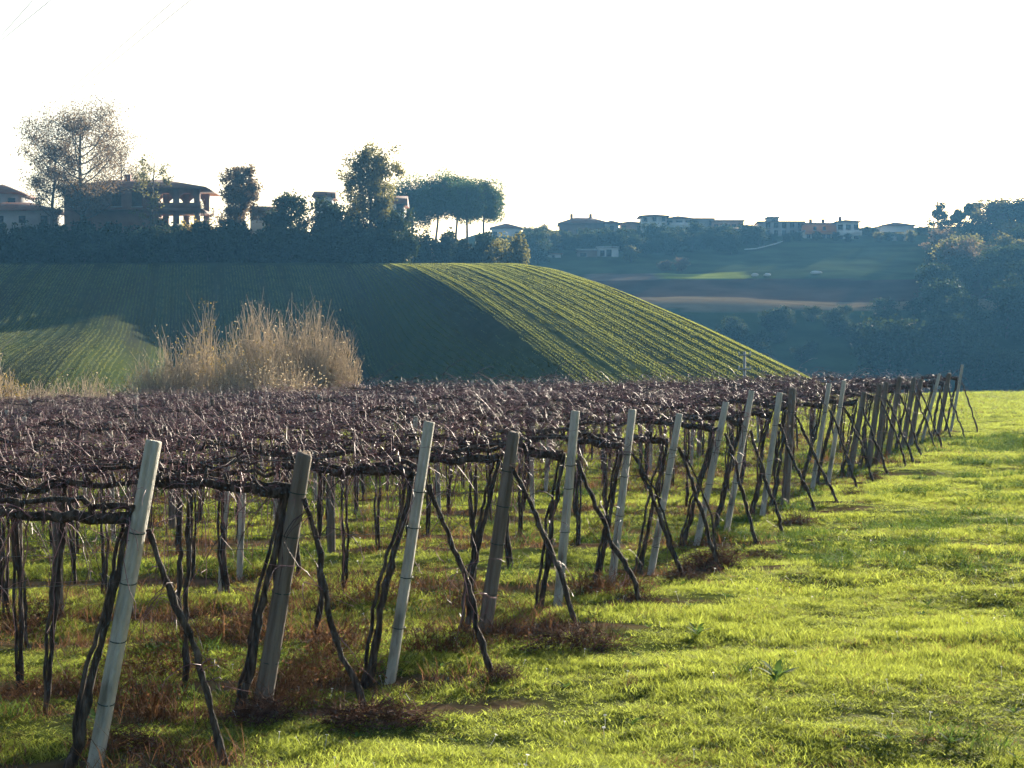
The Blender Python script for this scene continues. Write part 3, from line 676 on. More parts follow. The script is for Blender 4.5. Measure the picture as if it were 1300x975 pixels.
for i in range(84):                                        # wooded slope under the ridge; dark foliage lower down stands in for shade
    Y = 284 + 141 * g2.random()
    px = 1178 + 190 * g2.random() + (425 - Y) * 0.10
    x = (px - 650) / FPX * Y
    base = float(far_z(x, Y)); py_b = 451 - (base - EYE) * FPX / Y
    far_tree(px, py_b - (5.0 + 4 * g2.random()) * FPX / Y, Y, 'd' if Y < 370 or g2.random() < .25 else ('o' if g2.random() < .5 else 'b'), 'tree in the dark wood on the shaded slope', 'trees of the wood on the shaded slope', 1.15)
for i in range(46):                                        # scrub on the dark bank below the ploughed field
    Y = 300 + 36 * g2.random(); px = 900 + 330 * g2.random(); x = (px - 650) / FPX * Y
    base = float(far_z(x, Y)); py_b = 451 - (base - EYE) * FPX / Y
    far_tree(px, py_b - (1.6 + 2.2 * g2.random()) * FPX / Y, Y, 'd', 'low scrub tree on the dark bank below the ploughed field', 'scrub on the dark bank', 1.5)
far_tree(1132, 408, 290, 'd', 'lone dark tree at the foot of the dark bank', None, 1.05, zb=-4.5)

# utility pole in front of the sown hill
p = at(945, 446, 122); b = MB()
zb = float(gz_base(p[0], 122)) - .2
t = thing('utility_pole', 'slim grey utility pole standing at the foot of the sown hill', 'pole', (p[0], 122, zb))
H = p[2] - zb
ob('shaft', MB().tube([(0, 0, 0), (0, 0, H)], [.13, .085], 8).mesh('shaft', M['pole']), t)
for dz in (.25, 1.15):
    ca = ob('crossarm', MB().box(-.42, .42, -.15, -.08, H - dz - .05, H - dz + .05).mesh('crossarm', M['pole']), t)
    for x in (-.36, .36):
        ob('insulator', MB().tube([(x, -.115, H - dz + .05), (x, -.115, H - dz + .22)], [.045, .03], 6).mesh('insulator', M['w_white']), ca)

# overhead cables crossing the upper left of the sky
for (a1, a2, lab) in [((0, 50, 120), (45, 0, 92), 'outer'), ((0, 55, 122), (68, 0, 84), 'outer'), ((60, 140, 170), (225, 0, 80), 'inner'), ((100, 115, 150), (245, 0, 78), 'inner')]:
    A = at(*a1); B = at(*a2); d = B - A
    P0 = A - d * (0.9 if lab == 'outer' else .8); P1 = B + d * 0.35
    t = np.linspace(0, 1, 24)[:, None]
    path = P0 + (P1 - P0) * t
    tag(ob('power_cable', MB().tube(path, 0.016, 4).mesh('power_cable', M['cable'])),
        'thin power cable of the %s pair crossing the sky above the oak' % lab, 'cable', '%s pair of power cables' % lab)

# ------------------------------------------------------------------ the shrubs behind the vineyard
def twig_bush(seed, H, r, n, leafn, lmat, spread=.35, leaf=.06):
    g = np.random.default_rng(seed); w = MB(); f = MB(); tips = []
    for k in range(n):
        a = g.random() * 6.28; q = math.sqrt(g.random()); x0 = np.array([math.cos(a), math.sin(a), 0]) * q * r * .45
        h = H * (0.45 + .55 * g.random()) * (1 - .35 * q * q) * (.86 + .28 * vnoise(math.cos(a) * q * 2.2 + seed, math.sin(a) * q * 2.2, 9))
        out = np.array([math.cos(a), math.sin(a), 0]) * r * .6 * q
        t = np.linspace(0, 1, 6)[:, None]
        p_ = x0 + out * t ** 1.4 + np.array([0, 0, h]) * t + g.normal(size=(6, 3)) * .05 * t * H * .25
        w.tube(p_, np.linspace(.016, .006, 6), 3, c=g.random(), cap=False); tips.append(p_)
        for j in range(3):
            i0 = g.integers(2, 5); o = p_[i0]; d = np.array([g.normal() * .3, g.normal() * .3, 1.0]); l = h * (.15 + .2 * g.random())
            w.tube(np.stack([o, o + d * l * .5 + g.normal(size=3) * .03, o + d * l + g.normal(size=3) * .06]), [.008, .007, .004], 3, c=g.random(), cap=False)
    tips = np.array(tips)
    if leafn:
        k = g.integers(0, len(tips), leafn); i0 = g.integers(1, 6, leafn)
        P_ = tips[k, i0] + g.normal(size=(leafn, 3)) * .16
        P_[:, 2] = np.maximum(P_[:, 2], .05)
        f.leaves(P_, leaf * (.6 + .8 * g.random(leafn)), g=g)
    return w.mesh('twigs', M['twig_tan']), (f.mesh('leaves', M[lmat]) if leafn else None)
for i, (px, Y, top, r, n_, lf, lm, lab) in enumerate([
        (392, 84, 383, 1.9, 420, 3000, 'fol_tan', 'tall grey tan bush of upright bare twigs at the vineyard edge'),
        (432, 86, 412, 1.2, 180, 1200, 'fol_tan', 'smaller grey twiggy bush at the outer end of the shrub clump'),
        (335, 85, 376, 1.7, 340, 3200, 'fol_tan', 'tall tan bush with few remaining leaves on top'),
        (315, 80, 402, 1.6, 260, 3200, 'fol_yellow', 'tan yellow bush in the middle of the shrub clump'),
        (262, 86, 400, 1.5, 220, 5200, 'fol_yellow', 'golden yellow leaved bush in the shrub clump'),
        (225, 84, 425, 1.6, 240, 2200, 'fol_tan', 'low grey tan bush at the thin end of the shrub clump'),
        (285, 78, 440, 2.0, 220, 2600, 'fol_tan', 'low tan bush in front of the golden bush'),
        (192, 82, 452, 1.6, 240, 1400, 'fol_tan', 'low pale bush next to the sunlit field corner'),
        (105, 84, 460, 2.0, 260, 1700, 'fol_tan', 'pale low bush standing alone before the sunlit field corner'),
        (355, 77, 445, 1.9, 220, 2600, 'fol_tan', 'low tan bush in front of the tall grey bush'),
        (10, 82, 455, 1.0, 150, 4000, 'fol_yellow', 'bright yellow bush beside the pale low bush'),
        (-16, 86, 384, 0.7, 120, 1200, 'fol_tan', 'slim russet bush beside the bright yellow bush'),
        (50, 88, 470, 1.6, 200, 1000, 'fol_tan', 'very low pale bush between the yellow bush and pale bush')]):
    p = at(px, top + (6 if px < 120 else (-16 if px < 300 else -7)), Y); zb = float(gz_base(p[0], Y)) - .05
    w, f = twig_bush(500 + i, p[2] - zb, r, n_, lf, lm)
    t = thing('twiggy_bush', lab, 'bush', (p[0], Y, zb)); ob('twigs', w, t)
    if f: ob('leaves', f, t)

# ------------------------------------------------------------------ vineyard
def wob(n, amp, g, keep0=True):
    w = np.cumsum(g.normal(size=(n, 3)), 0); w -= np.linspace(0, 1, n)[:, None] * w[-1]
    return w * amp / math.sqrt(n)

def canes(b, node_pts, n, g, Lr=(.3, 1.0), up=0.75, hang=0.18, r=.0055):
    for k in range(n):
        o = node_pts[g.integers(len(node_pts))] + g.normal(size=3) * .025
        L = Lr[0] + (Lr[1] - Lr[0]) * g.random() ** 1.6
        a = (0 if g.random() < .5 else math.pi) + g.normal() * .62 if g.random() < .5 else g.random() * 6.28
        m_ = 9; s = L / (m_ - 1)
        if g.random() < hang: el = -0.3 - g.random() * 1.0; curl = -.10
        else: el = up * (0.2 + 1.3 * g.random()); curl = -(0.12 + .38 * g.random())
        if g.random() < .18: curl *= 2.0
        P = [o]; az = a; dz = g.normal() * .16
        for i in range(m_ - 1):
            d = np.array([math.cos(az) * math.cos(el), math.sin(az) * math.cos(el), math.sin(el)])
            P.append(P[-1] + d * s + g.normal(size=3) * s * .12); el += curl * (.5 + g.random()); az += dz + g.normal() * .15
        P = np.array(P); P[:, 2] = np.clip(P[:, 2], .25, None)
        rr = r * (.75 + .6 * g.random())
        b.tube(P, np.linspace(rr, rr * .45, m_), 4, c=g.random(), cap=False)
        for j in range(g.integers(0, 3)):
            i0 = g.integers(2, m_); o2 = P[i0]; d = g.normal(size=3); d /= np.linalg.norm(d); l = .08 + .18 * g.random()
            b.tube(np.stack([o2, o2 + d * l * .5, o2 + d * l + g.normal(size=3) * .05]), [rr * .6, rr * .5, rr * .3], 3, c=g.random(), cap=False)

HC = 1.74
def vine_variant(seed):
    g = np.random.default_rng(seed)
    n = 18; t = np.linspace(0, 1, n)[:, None]
    lean = np.array([g.normal() * .10, g.normal() * .05, 0])
    path = t * (np.array([0, 0, HC]) + lean) + wob(n, .045, g); path[0] = (0, 0, -.08)
    tr = MB(); tr.tube(path, np.linspace(.030, .019, n) * (1 + .18 * g.normal(size=n)) * (.8 + .4 * g.random()), 7)
    if g.random() < .4:
        tr.tube(path[1:] + np.array([.05, .03, 0]) * np.sin(np.linspace(.5, 3.14, n - 1))[:, None] + wob(n - 1, .02, g) - np.array([[0, 0, .12]]) * np.linspace(1, 0, n - 1)[:, None] ** 4, np.linspace(.016, .013, n - 1), 6)
    top = path[-1]
    co = MB(); nodes = []
    for sgn in (-1, 1):
        m_ = 10; q = np.linspace(0, 1, m_)[:, None]
        arm = top + q * np.array([sgn * .78, 0, .02]) + wob(m_, .07, g) * np.array([.3, 1, 1]); arm[-1] = top + np.array([sgn * .78 - lean[0], -lean[1], .03 + g.normal() * .02])
        co.tube(arm, np.linspace(.024, .013, m_) * (1 + .3 * g.random(m_)), 6); nodes += list(arm)
        if g.random() < .6:
            co.tube(arm + np.array([0, .04, .03]) + wob(m_, .06, g), np.linspace(.013, .009, m_), 5)
    for k in range(12):                                # old spurs
        o = nodes[g.integers(len(nodes))]; d = np.array([g.normal() * .4, g.normal() * .6, abs(g.normal())]); d /= np.linalg.norm(d)
        co.tube(np.stack([o, o + d * .05, o + d * .10]), [.016, .013, .011], 5)
    cn = MB(); canes(cn, nodes, 30, g, (.2, .8), .95, .16, .0038); canes(cn, nodes, 44, g, (.12, .55), 1.0, .16, .0026); canes(cn, nodes, 7, g, (.6, 1.25), 1.1, .0, .0036)
    canes(cn, nodes, 16, g, (.4, 1.3), 0, 1.0, .004)
    return tr.mesh('trunk', M['bark'], True), co.mesh('cordon', M['bark'], True), cn.mesh('canes', M['cane'])
VV = [vine_variant(600 + i) for i in range(9)]

def end_vine(seed, lean, hc, far):
    """vine climbing the inner side of the leaning post"""
    g = np.random.default_rng(seed); n = 26; t = np.linspace(0, 1, n)[:, None]
    sx = lean / 2.1 * hc
    path = np.array([-.20, -.03, -.08]) + t * np.array([sx + .10, .05, hc + .08]) + wob(n, .05, g)
    tr = MB(); tr.tube(path, np.linspace(.034, .023, n) * (1 + .15 * g.normal(size=n)), 8)
    tr.tube(path + np.array([-.045, .03, 0]) + wob(n, .03, g), np.linspace(.019, .014, n), 7)
    co = MB(); top = path[-1]; m_ = 13; q = np.linspace(0, 1, m_)[:, None]
    arm = top + q * np.array([-1.15, 0, .08]) + wob(m_, .10, g) * np.array([.3, 1, .8]); nodes = list(arm)
    co.tube(arm, np.linspace(.040, .022, m_) * (1 + .25 * g.random(m_)), 8)
    co.tube(arm + np.array([0, .05, .05]) + wob(m_, .07, g), np.linspace(.026, .016, m_), 6)
    for k in range(14):
        o = nodes[g.integers(len(nodes))]; d = np.array([g.normal() * .4, g.normal() * .6, abs(g.normal())]); d /= np.linalg.norm(d)
        co.tube(np.stack([o, o + d * .06, o + d * .12]), [.018, .015, .012], 5)
    cn = MB(); canes(cn, nodes, 32, g, (.2, .8), 1.0, .16, .004); canes(cn, nodes, 34, g, (.15, .55), 1.0, .16, .0028); canes(cn, nodes, 14, g, (.4, 1.3), 0, 1.0, .004)
    return tr.mesh('trunk', M['bark'], True), co.mesh('cordon', M['bark'], True), cn.mesh('canes', M['cane'])

def slant_vine(seed, lean, hc, foot):
    g = np.random.default_rng(seed); n = 28; t = np.linspace(0, 1, n)
    x = foot + (lean / 2.1 * hc + .05 - foot) * (t ** .95); z = -.08 + (hc * 1.0 + .05) * (t ** .86)
    path = np.stack([x, np.full(n, -.06), z], 1) + wob(n, .055, g)
    path[0] = (foot, -.06, -.1)
    tr = MB(); tr.tube(path, np.linspace(.028, .022, n) * (1 + .16 * g.normal(size=n)), 8)
    if g.random() < .22:
        tr.tube(path[3:] + np.array([.07, .03, .0]) * np.sin(np.linspace(0, 3.14, n - 3))[:, None] + wob(n - 3, .03, g), np.linspace(.016, .012, n - 3), 5)
    cn = MB(); canes(cn, list(path[8:]), 14, g, (.25, .9), .6, .5, .0035)
    return tr.mesh('trunk', M['bark'], True), cn.mesh('canes', M['cane'])

def post_mesh(kind, h, seed, wscale=1.0):
    g = np.random.default_rng(seed); b = MB()
    if kind == 'c':                                     # square post with chamfered edges and a groove on its face
        w = .043 * wscale; c_ = .012
        e_ = .0045; k1, k2 = w - c_ * 1.6, w - c_ * .45
        ring = [(-k1, -w), (-.011, -w), (-e_, -w + .011), (e_, -w + .011), (.011, -w), (k1, -w), (k2, -k2), (w, -k1), (w, k1), (k2, k2), (k1, w), (-k1, w), (-k2, k2), (-w, k1), (-w, -k1), (-k2, -k2)]
        zs = np.array([-.4, .3, .9, 1.5, h - .012, h]); k = len(ring); V = []
        for i, z in enumerate(zs):
            f_ = 1.0 if i < 5 else .93
            V += [(x * f_ + .002 * g.normal(), y * f_, z) for x, y in ring]
        Q_ = [(i * k + j, i * k + (j + 1) % k, (i + 1) * k + (j + 1) % k, (i + 1) * k + j) for i in range(5) for j in range(k)]
        top = len(V) - k; T_ = [(top, top + j, top + j + 1) for j in range(1, k - 1)]
        b.add(V, Q_, T_); return b.mesh('shaft', M['concrete'])
    k = 14; zs = np.concatenate([np.linspace(-.4, h - .03, 9), [h]]); V = []
    pr = 1 + .05 * g.normal(size=k)
    for i, z in enumerate(zs):
        r = (.074 - .012 * z / h) * wscale * (1 if i < 9 else .88)
        V += [(r * pr[j] * math.cos(j * 2 * math.pi / k) * (1 + .012 * g.normal()), r * pr[j] * math.sin(j * 2 * math.pi / k), z + (.012 * g.normal() if i == 9 else 0)) for j in range(k)]
    Q_ = [(i * k + j, i * k + (j + 1) % k, (i + 1) * k + (j + 1) % k, (i + 1) * k + j) for i in range(9) for j in range(k)]
    top = len(V) - k; T_ = [(top, top + j, top + j + 1) for j in range(1, k - 1)]
    b.add(V, Q_, T_); return b.mesh('shaft', M['timber'])

def ring_mesh(kind, ws=1.0):
    b = MB(); a = np.linspace(0, 2 * math.pi, 13)
    r = (.058 if kind == 'c' else .076) * ws
    b.tube(np.stack([r * np.cos(a), r * np.sin(a), .012 * np.sin(a)], 1), .0042, 5, cap=False); return b.mesh('tie', M['tie'])
RING = {k: ring_mesh(k) for k in 'cw'}

# what singles each row out: the post it ends at, counted from the timber posts one can find
NAME = ['the pale post before the thickest timber post', 'the thickest timber post', 'the pale post between the two near timber posts', 'the timber post standing alone after the thickest one',
        'the first pale post after the lone timber post', 'the second pale post after the lone timber post', 'the third pale post after the lone timber post', 'the fourth pale post after the lone timber post',
        'the fifth pale post after the lone timber post', 'the sixth pale post after the lone timber post', 'the upright timber post between the pale posts', 'the first pale post after the upright timber post',
        'the second pale post after the upright timber post', 'the first post of the far timber group', 'the second post of the far timber group', 'the third post of the far timber group', 'the fourth post of the far timber group',
        'the fifth post of the far timber group', 'the sixth post of the far timber group', 'the pale post between far timber posts', 'the last timber post', 'the last pale post']
POSTLAB = []
for i, s in enumerate(NAME):
    mat_w = 'pale grey concrete end post' if ROWS[i][2] == 'c' else 'dark weathered timber end post'
    POSTLAB.append(mat_w + {0: ' leaning out before the thickest timber post', 1: ', thickest of all, between the two nearest pale posts', 2: ' between the two near timber posts', 3: ' standing alone after the thickest one'}.get(
        i, ', ' + s.replace('the ', '', 1)))
inner_post = {k: [post_mesh(k, 1.86 + .06 * j, 800 + j, .82) for j in range(3)] for k in 'cw'}
nvine = 0
ORD = ['first', 'second', 'third', 'fourth', 'fifth', 'sixth', 'seventh', 'eighth', 'ninth', 'tenth', 'eleventh', 'twelfth', 'thirteenth', 'fourteenth', 'fifteenth', 'sixteenth']
WS = {0: 1.12, 1: 1.08, 2: 1.0}
for i, (x, y, kind, h, lean) in enumerate(ROWS):
    z = float(gz(x, y)); g = np.random.default_rng(900 + i)
    fr = (1.045, 1.11, 1.085, 1.05, 1.045, 1.04, 1.035, 1.03)[i] if i < 8 else 1.015
    hc = HC * fr + g.normal() * .015
    t = thing('end_post', POSTLAB[i], 'post', (x, y, z), 0, 'end posts of the vine rows')
    sh_ = ob('shaft', post_mesh(kind, h, 820 + i, WS.get(i, 1.0)), t); sh_.rotation_euler = (g.normal() * .02, math.atan2(lean, h), 0)
    if kind == 'c': sh_.rotation_euler.rotate_axis('Z', -.35 + g.normal() * .15)
    for zz in ((.42, .86, 1.30, 1.62) if i < 9 else (1.62,)):
        zz += g.normal() * .04
        r_ = ob('tie', RING[kind], sh_, (0, 0, zz * fr)); 
    # vine on the post, vine slanting out to the grass
    tm, cm, nm = end_vine(1000 + i, lean, hc - .08, i > 8)
    t = thing('grapevine', 'gnarled grapevine climbing ' + NAME[i], 'grapevine', (x, y, z), 0, 'vines climbing the end posts')
    ob('trunk', tm, t); ob('cordon', cm, t); tag(ob('canes', nm, t), kind='stuff')
    tm, nm = slant_vine(1100 + i, lean, hc - .12, .97 - (.1 * g.random()))
    t = thing('grapevine', 'slanting vine trunk leaning on ' + NAME[i], 'grapevine', (x, y, z), 0, 'slanting end vines')
    ob('trunk', tm, t); tag(ob('canes', nm, t), kind='stuff')
    # vines along the row
    xl = -0.271 * y - 2.2
    L = x - 1.15 - xl; xx = x - 1.75
    step = 1.45; kv = -1
    while xx > xl:
        kv += 1
        xv = xx + g.normal() * .06; yv = y + g.normal() * .03
        a, c_, d_ = VV[g.integers(len(VV))]
        t = thing('grapevine', (('%s bare grapevine along the row from ' % ORD[kv]) if i < 9 else 'bare grapevine in the row of ') + NAME[i], 'grapevine', (xv, yv, float(gz(xv, yv)) + g.normal() * .02), 0 if g.random() < .5 else math.pi, 'vines in the row ending at ' + NAME[i], (1.0, 1.0, fr + g.normal() * .012))
        ob('trunk', a, t); ob('cordon', c_, t); tag(ob('canes', d_, t), kind='stuff'); nvine += 1
        xx -= step
    # posts inside the row
    xx = x - 4.4 - g.random() * 1.2; j = 0
    while xx > xl:
        kk = 'c' if g.random() < .75 else 'w'
        t = thing('row_post', '%s post in the row of %s' % ('slim grey' if kk == 'c' else 'slim dark', NAME[i]), 'post', (xx, y + .05, float(gz(xx, y))), g.random(), 'line posts of the row ending at ' + NAME[i])
        s_ = ob('shaft', inner_post[kk][j % 3], t); s_.rotation_euler = (g.normal() * .02, g.normal() * .03, 0); j += 1
        ob('tie', RING[kk], s_, (0, 0, 1.66))
        xx -= 4.6
    # wires
    for w_, zz in enumerate((1.28, 1.80 * fr)):
        P_ = np.array([(q, y + .03, float(gz_base(q, y)) + zz - .015 * math.sin((q - xl) * 1.4)) for q in np.linspace(xl, x + lean * zz / h, 30)])
        tag(ob('trellis_wire', MB().tube(P_, .0022, 4).mesh('trellis_wire', M['wire'])), '%s trellis wire in the row of %s' % (('lower', 'upper')[w_], NAME[i]), 'wire', 'trellis wires')
print('vines', nvine)

# heaps of dry brush at the feet of the slanting vines
def heap(seed, rx, ry, h, n=420):
    g = np.random.default_rng(seed); b = MB()
    for k in range(n):
        a = g.random() * 6.28; q = math.sqrt(g.random()); o = np.array([math.cos(a) * rx * q, math.sin(a) * ry * q, h * (1 - q * q) * g.random()])
        d = g.normal(size=3); d[2] = abs(d[2]) * .55; d /= np.linalg.norm(d); L_ = .12 + .32 * g.random()
        m_ = o + d * L_ * .5 + g.normal(size=3) * .04; e = o + d * L_ + g.normal(size=3) * .07 - np.array([0, 0, .05])
        P_ = np.stack([o, m_, e]); P_[:, 2] = np.maximum(P_[:, 2], .0)
        b.tube(P_, [.005, .004, .0025], 3, c=g.random(), cap=False)
    tw = b.mesh('twigs', M['brush'])
    b = MB(); P_ = g.normal(size=(n * 2, 3)) * np.array([rx * .5, ry * .5, h * .33]); P_[:, 2] = np.abs(P_[:, 2]) + .01
    b.leaves(P_, .032 * (.5 + g.random(n * 2)), g=g); return tw, b.mesh('dead_leaves', M['brush'])
HEAPS = [heap(1300 + i, .62, .34, .26 + .05 * i) for i in range(3)]
for i, (px, py, s) in enumerate([(480, 912, 1.0), (728, 824, 1.05), (905, 716, 1.1), (1012, 664, 1.0), (330, 915, .8), (640, 862, .55), (812, 770, .6), (965, 706, .6), (150, 960, .7), (870, 742, .6), (1085, 632, .8), (1110, 612, .8)]):
    x, y = end_xy(px, py); a, b_ = HEAPS[i % 3]
    t = thing('brush_heap', 'dry brown brush heap at the foot of a slanting vine' if i != 0 else 'dry brush heap lying beside the thickest timber post', 'brush heap', (x, y, float(gz(x, y)) - .02), i * 0.4, 'dry brush heaps at the row ends' if i else None, (s * .78, s * .72, s * .8))
    tag(ob('twigs', a, t), kind='stuff'); tag(ob('dead_leaves', b_, t), kind='stuff')

def bramble(seed, rx, ry, h, n=150):
    g = np.random.default_rng(seed); b = MB()
    for k in range(n):
        a = g.random() * 6.28; q = math.sqrt(g.random()); o = np.array([math.cos(a) * rx * q, math.sin(a) * ry * q, 0.0])
        az = g.random() * 6.28; L_ = .25 + .45 * g.random(); t = np.linspace(0, 1, 6)
        P_ = o + np.stack([np.cos(az) * L_ * .7 * t, np.sin(az) * L_ * .5 * t, h * (.5 + g.random()) * np.sin(t * (1.6 + g.random()))], 1) + g.normal(size=(6, 3)) * .02
        P_[:, 2] = np.maximum(P_[:, 2], 0); b.tube(P_, np.linspace(.004, .0018, 6), 3, c=g.random(), cap=False)
    tw = b.mesh('stalks', M['drygrass'])
    b = MB(); P_ = g.normal(size=(n * 5, 3)) * np.array([rx * .55, ry * .55, h * .4]); P_[:, 2] = np.abs(P_[:, 2]) + .01
    b.leaves(P_, .026 * (.5 + g.random(n * 5)), g=g); return tw, b.mesh('dead_leaves', M['drygrass'])
BR = [bramble(1400 + i, .55, .3, .2 + .05 * i) for i in range(3)]
for i, (px, py, s) in enumerate([(215, 850, 1.0), (255, 815, .9), (175, 905, .9), (400, 862, 1.0), (430, 830, .9), (370, 885, .8), (60, 880, .9), (30, 800, 1.0), (560, 830, .8), (655, 815, .7), (590, 770, .9), (780, 760, .8), (470, 770, .9), (330, 800, .9)]):
    x, y = end_xy(px, py); a, b_ = BR[i % 3]
    t = thing('dry_bramble', 'reddish brown tangle of dry bramble between the nearest vine rows', 'bramble', (x, y, float(gz(x, y)) - .02), i * 1.1, 'dry brambles between the near vine rows', (s * 1.1, s, s))
    tag(ob('stalks', a, t), kind='stuff'); tag(ob('dead_leaves', b_, t), kind='stuff')

# ------------------------------------------------------------------ grass, dry weeds, flowers (instanced, nobody could count them)
def clump(seed, n, h, w, r, mat_, lean=.5, segs=3):
    g = np.random.default_rng(seed); b = MB()
    for k in range(n):
        a = g.random() * 6.28; q = math.sqrt(g.random()) * r; o = np.array([math.cos(a) * q, math.sin(a) * q, -.01])
        az = g.random() * 6.28; H_ = h * (.45 + .75 * g.random()); ln = lean * (.3 + g.random()) * H_
        t = np.linspace(0, 1, segs); dirv = np.array([math.cos(az), math.sin(az), 0])
        P_ = o + np.outer(t ** 1.8, dirv * ln) + np.outer(t * (1 - .25 * t * ln / H_), [0, 0, H_])
        ps = g.random() * 6.28; sd = np.array([math.cos(ps), math.sin(ps), 0]) * w * (.7 + .6 * g.random()) * .5
        ww = np.array([1.0] + [0.8] * (segs - 2) + [0.12])[:, None]
        V = np.concatenate([P_ - sd * ww, P_ + sd * ww]); Q_ = [(i, i + 1, segs + i + 1, segs + i) for i in range(segs - 1)]
        b.add(V, Q_, c=g.random())
    return b.mesh('blades', mat_)

def scatter(name, meshes, P_, rot, scl, kind_idx, label, cat):
    col_ = bpy.data.collections.new(name + '_src')
    for i, m_ in enumerate(meshes):
        o = bpy.data.objects.new('%s_%02d' % (name, i), m_); col_.objects.link(o)
    me = bpy.data.meshes.new(name); me.vertices.add(len(P_)); me.vertices.foreach_set('co', P_.astype(np.float32).ravel())
    a = me.attributes.new('rot', 'FLOAT_VECTOR', 'POINT'); a.data.foreach_set('vector', rot.astype(np.float32).ravel())
    a = me.attributes.new('scl', 'FLOAT_VECTOR', 'POINT'); a.data.foreach_set('vector', scl.astype(np.float32).ravel())
    a = me.attributes.new('knd', 'INT', 'POINT'); a.data.foreach_set('value', kind_idx.astype(np.int32))
    o = ob(name, me)
    ng = bpy.data.node_groups.new(name, 'GeometryNodeTree')
    ng.interface.new_socket('Geometry', in_out='INPUT', socket_type='NodeSocketGeometry'); ng.interface.new_socket('Geometry', in_out='OUTPUT', socket_type='NodeSocketGeometry')
    N = ng.nodes; L = ng.links
    gi = N.new('NodeGroupInput'); go = N.new('NodeGroupOutput'); ip = N.new('GeometryNodeInstanceOnPoints')
    ci = N.new('GeometryNodeCollectionInfo'); ci.inputs['Collection'].default_value = col_; ci.inputs['Separate Children'].default_value = True; ci.inputs['Reset Children'].default_value = True
    ip.inputs['Pick Instance'].default_value = True
    L.new(gi.outputs[0], ip.inputs['Points']); L.new(ci.outputs[0], ip.inputs['Instance']); L.new(ip.outputs[0], go.inputs[0])
    for nm, ty, sk in (('rot', 'FLOAT_VECTOR', 'Rotation'), ('scl', 'FLOAT_VECTOR', 'Scale'), ('knd', 'INT', 'Instance Index')):
        na = N.new('GeometryNodeInputNamedAttribute'); na.data_type = ty; na.inputs['Name'].default_value = nm; L.new(na.outputs[0], ip.inputs[sk])
    md = o.modifiers.new('scatter', 'NODES'); md.node_group = ng
    return tag(o, label, cat, kind='stuff')

g = np.random.default_rng(77)
def wedge(n, y0, y1, lo=-0.29, hi=0.30, mx=2.0):
    y = np.sqrt(y0 * y0 + (y1 * y1 - y0 * y0) * g.random(n)); x = (lo * y - mx) + ((hi - lo) * y + 2 * mx) * g.random(n); return x, y
def in_vineyard(x, y):
    xe = np.interp(y, ROWY, ROWX, left=-3.2, right=99); return (x < xe + .2) & (y < 69) & (y > 11.5)
parts = []
for (n_, y0, y1, s0) in ((38000, 10.5, 22, .85), (50000, 22, 45, 1.1), (42000, 45, 75, 1.6), (22000, 75, 122, 2.6)):
    x, y = wedge(n_, y0, y1)
    if y0 >= 75: x = 10 + 34 * g.random(n_)
    sm = soil_mask(x, y)
    iv = in_vineyard(x, y)
    patch = vnoise(x * .9, y * .9, 61) * .6 + vnoise(x * 2.3, y * 2.3, 62) * .4
    big = vnoise(x * .25, y * .4, 63)
    keep = g.random(n_) < np.clip(1.0 - .93 * sm * 1.3 - np.where(iv, .12, 0) + 1.9 * np.minimum(patch + .18, 0), .02, 1)
    hgt = s0 ** .6 * (.56 + .75 * np.clip(patch, -.45, 1) + .2 * big) * (.75 + .5 * g.random(n_))
    wid = s0 * (.8 + .4 * g.random(n_))
    parts.append(np.stack([x, y, hgt, wid], 1)[keep])
A = np.concatenate(parts)
x, y = A[:, 0], A[:, 1]; n_ = len(x)
Pg = np.stack([x, y, gz(x, y)], 1); rot = np.stack([g.normal(size=n_) * .12, g.normal(size=n_) * .12, g.random(n_) * 6.28], 1)
scl = np.stack([A[:, 3], A[:, 3], np.clip(A[:, 2], .25, None)], 1)
CL = [clump(1500 + i, 40, .078 + .018 * (i % 3), .0068, .15, M['grass'], .9) for i in range(6)] + [clump(1520 + i, 26, .10, .006, .16, M['drygrass'], 1.1) for i in range(2)]
kd_ = np.where(g.random(n_) < .035 + .14 * (vnoise(x * .6, y * .8, 67) > .45), 6 + g.integers(0, 2, n_), g.integers(0, 6, n_))
scatter('grass', CL, Pg, rot, scl, kd_, 'short bright green grass of the meadow and between the vine rows', 'grass')
# darker tussocks that throw small shadows
n_ = 6000; x, y = wedge(n_, 11, 60, -.29, .30); ok = (soil_mask(x, y) < .3) & (vnoise(x * .9, y * 1.3, 65) + .4 * vnoise(x * .3, y * .3, 66) > .34); x, y = x[ok], y[ok]; n_ = len(x)
s = (.7 + .7 * g.random(n_)) * (.8 + y / 60)
scatter('tussocks', [clump(1550 + i, 60, .15, .007, .15, M['tussock'], .9) for i in range(3)], np.stack([x, y, gz(x, y)], 1), np.stack([0 * x, 0 * x, g.random(n_) * 6.28], 1), np.stack([s * 1.5, s, s * .9], 1), g.integers(0, 3, n_), 'darker green tussocks dotted over the meadow', 'grass')
# the young crop standing in drill rows on the hill
uu = np.arange(-82, 9, .36); v2 = np.arange(1.5, 128, 1.0)
Ug, Vg = np.meshgrid(uu, v2); Ug = Ug.ravel() + g.normal(size=Ug.size) * .04; Vg = Vg.ravel() + g.random(Vg.size) * 1.0
tr_ = np.exp(-((((Ug + 3.0) % 7.5) - 3.75) / 0.45) ** 2)
dn = .62 - .75 * vnoise(Ug * .85, Vg * .012, 34) + .3 * vnoise(Ug * .3, Vg * .05, 36) - .22 * tr_
xg = Ug + .17 * Vg; yg = 238 - Vg
ok = (g.random(Ug.size) < np.clip(dn * 1.2 + .3, .1, 1)) & (np.abs(xg) < .285 * yg + 3) & (hill_z(xg, yg) > -1.2)
xg, yg, Ug, Vg, dn = xg[ok], yg[ok], Ug[ok], Vg[ok], dn[ok]; n_ = len(xg); s = 1.0 * (.75 + .5 * g.random(n_))
print('crop', n_)
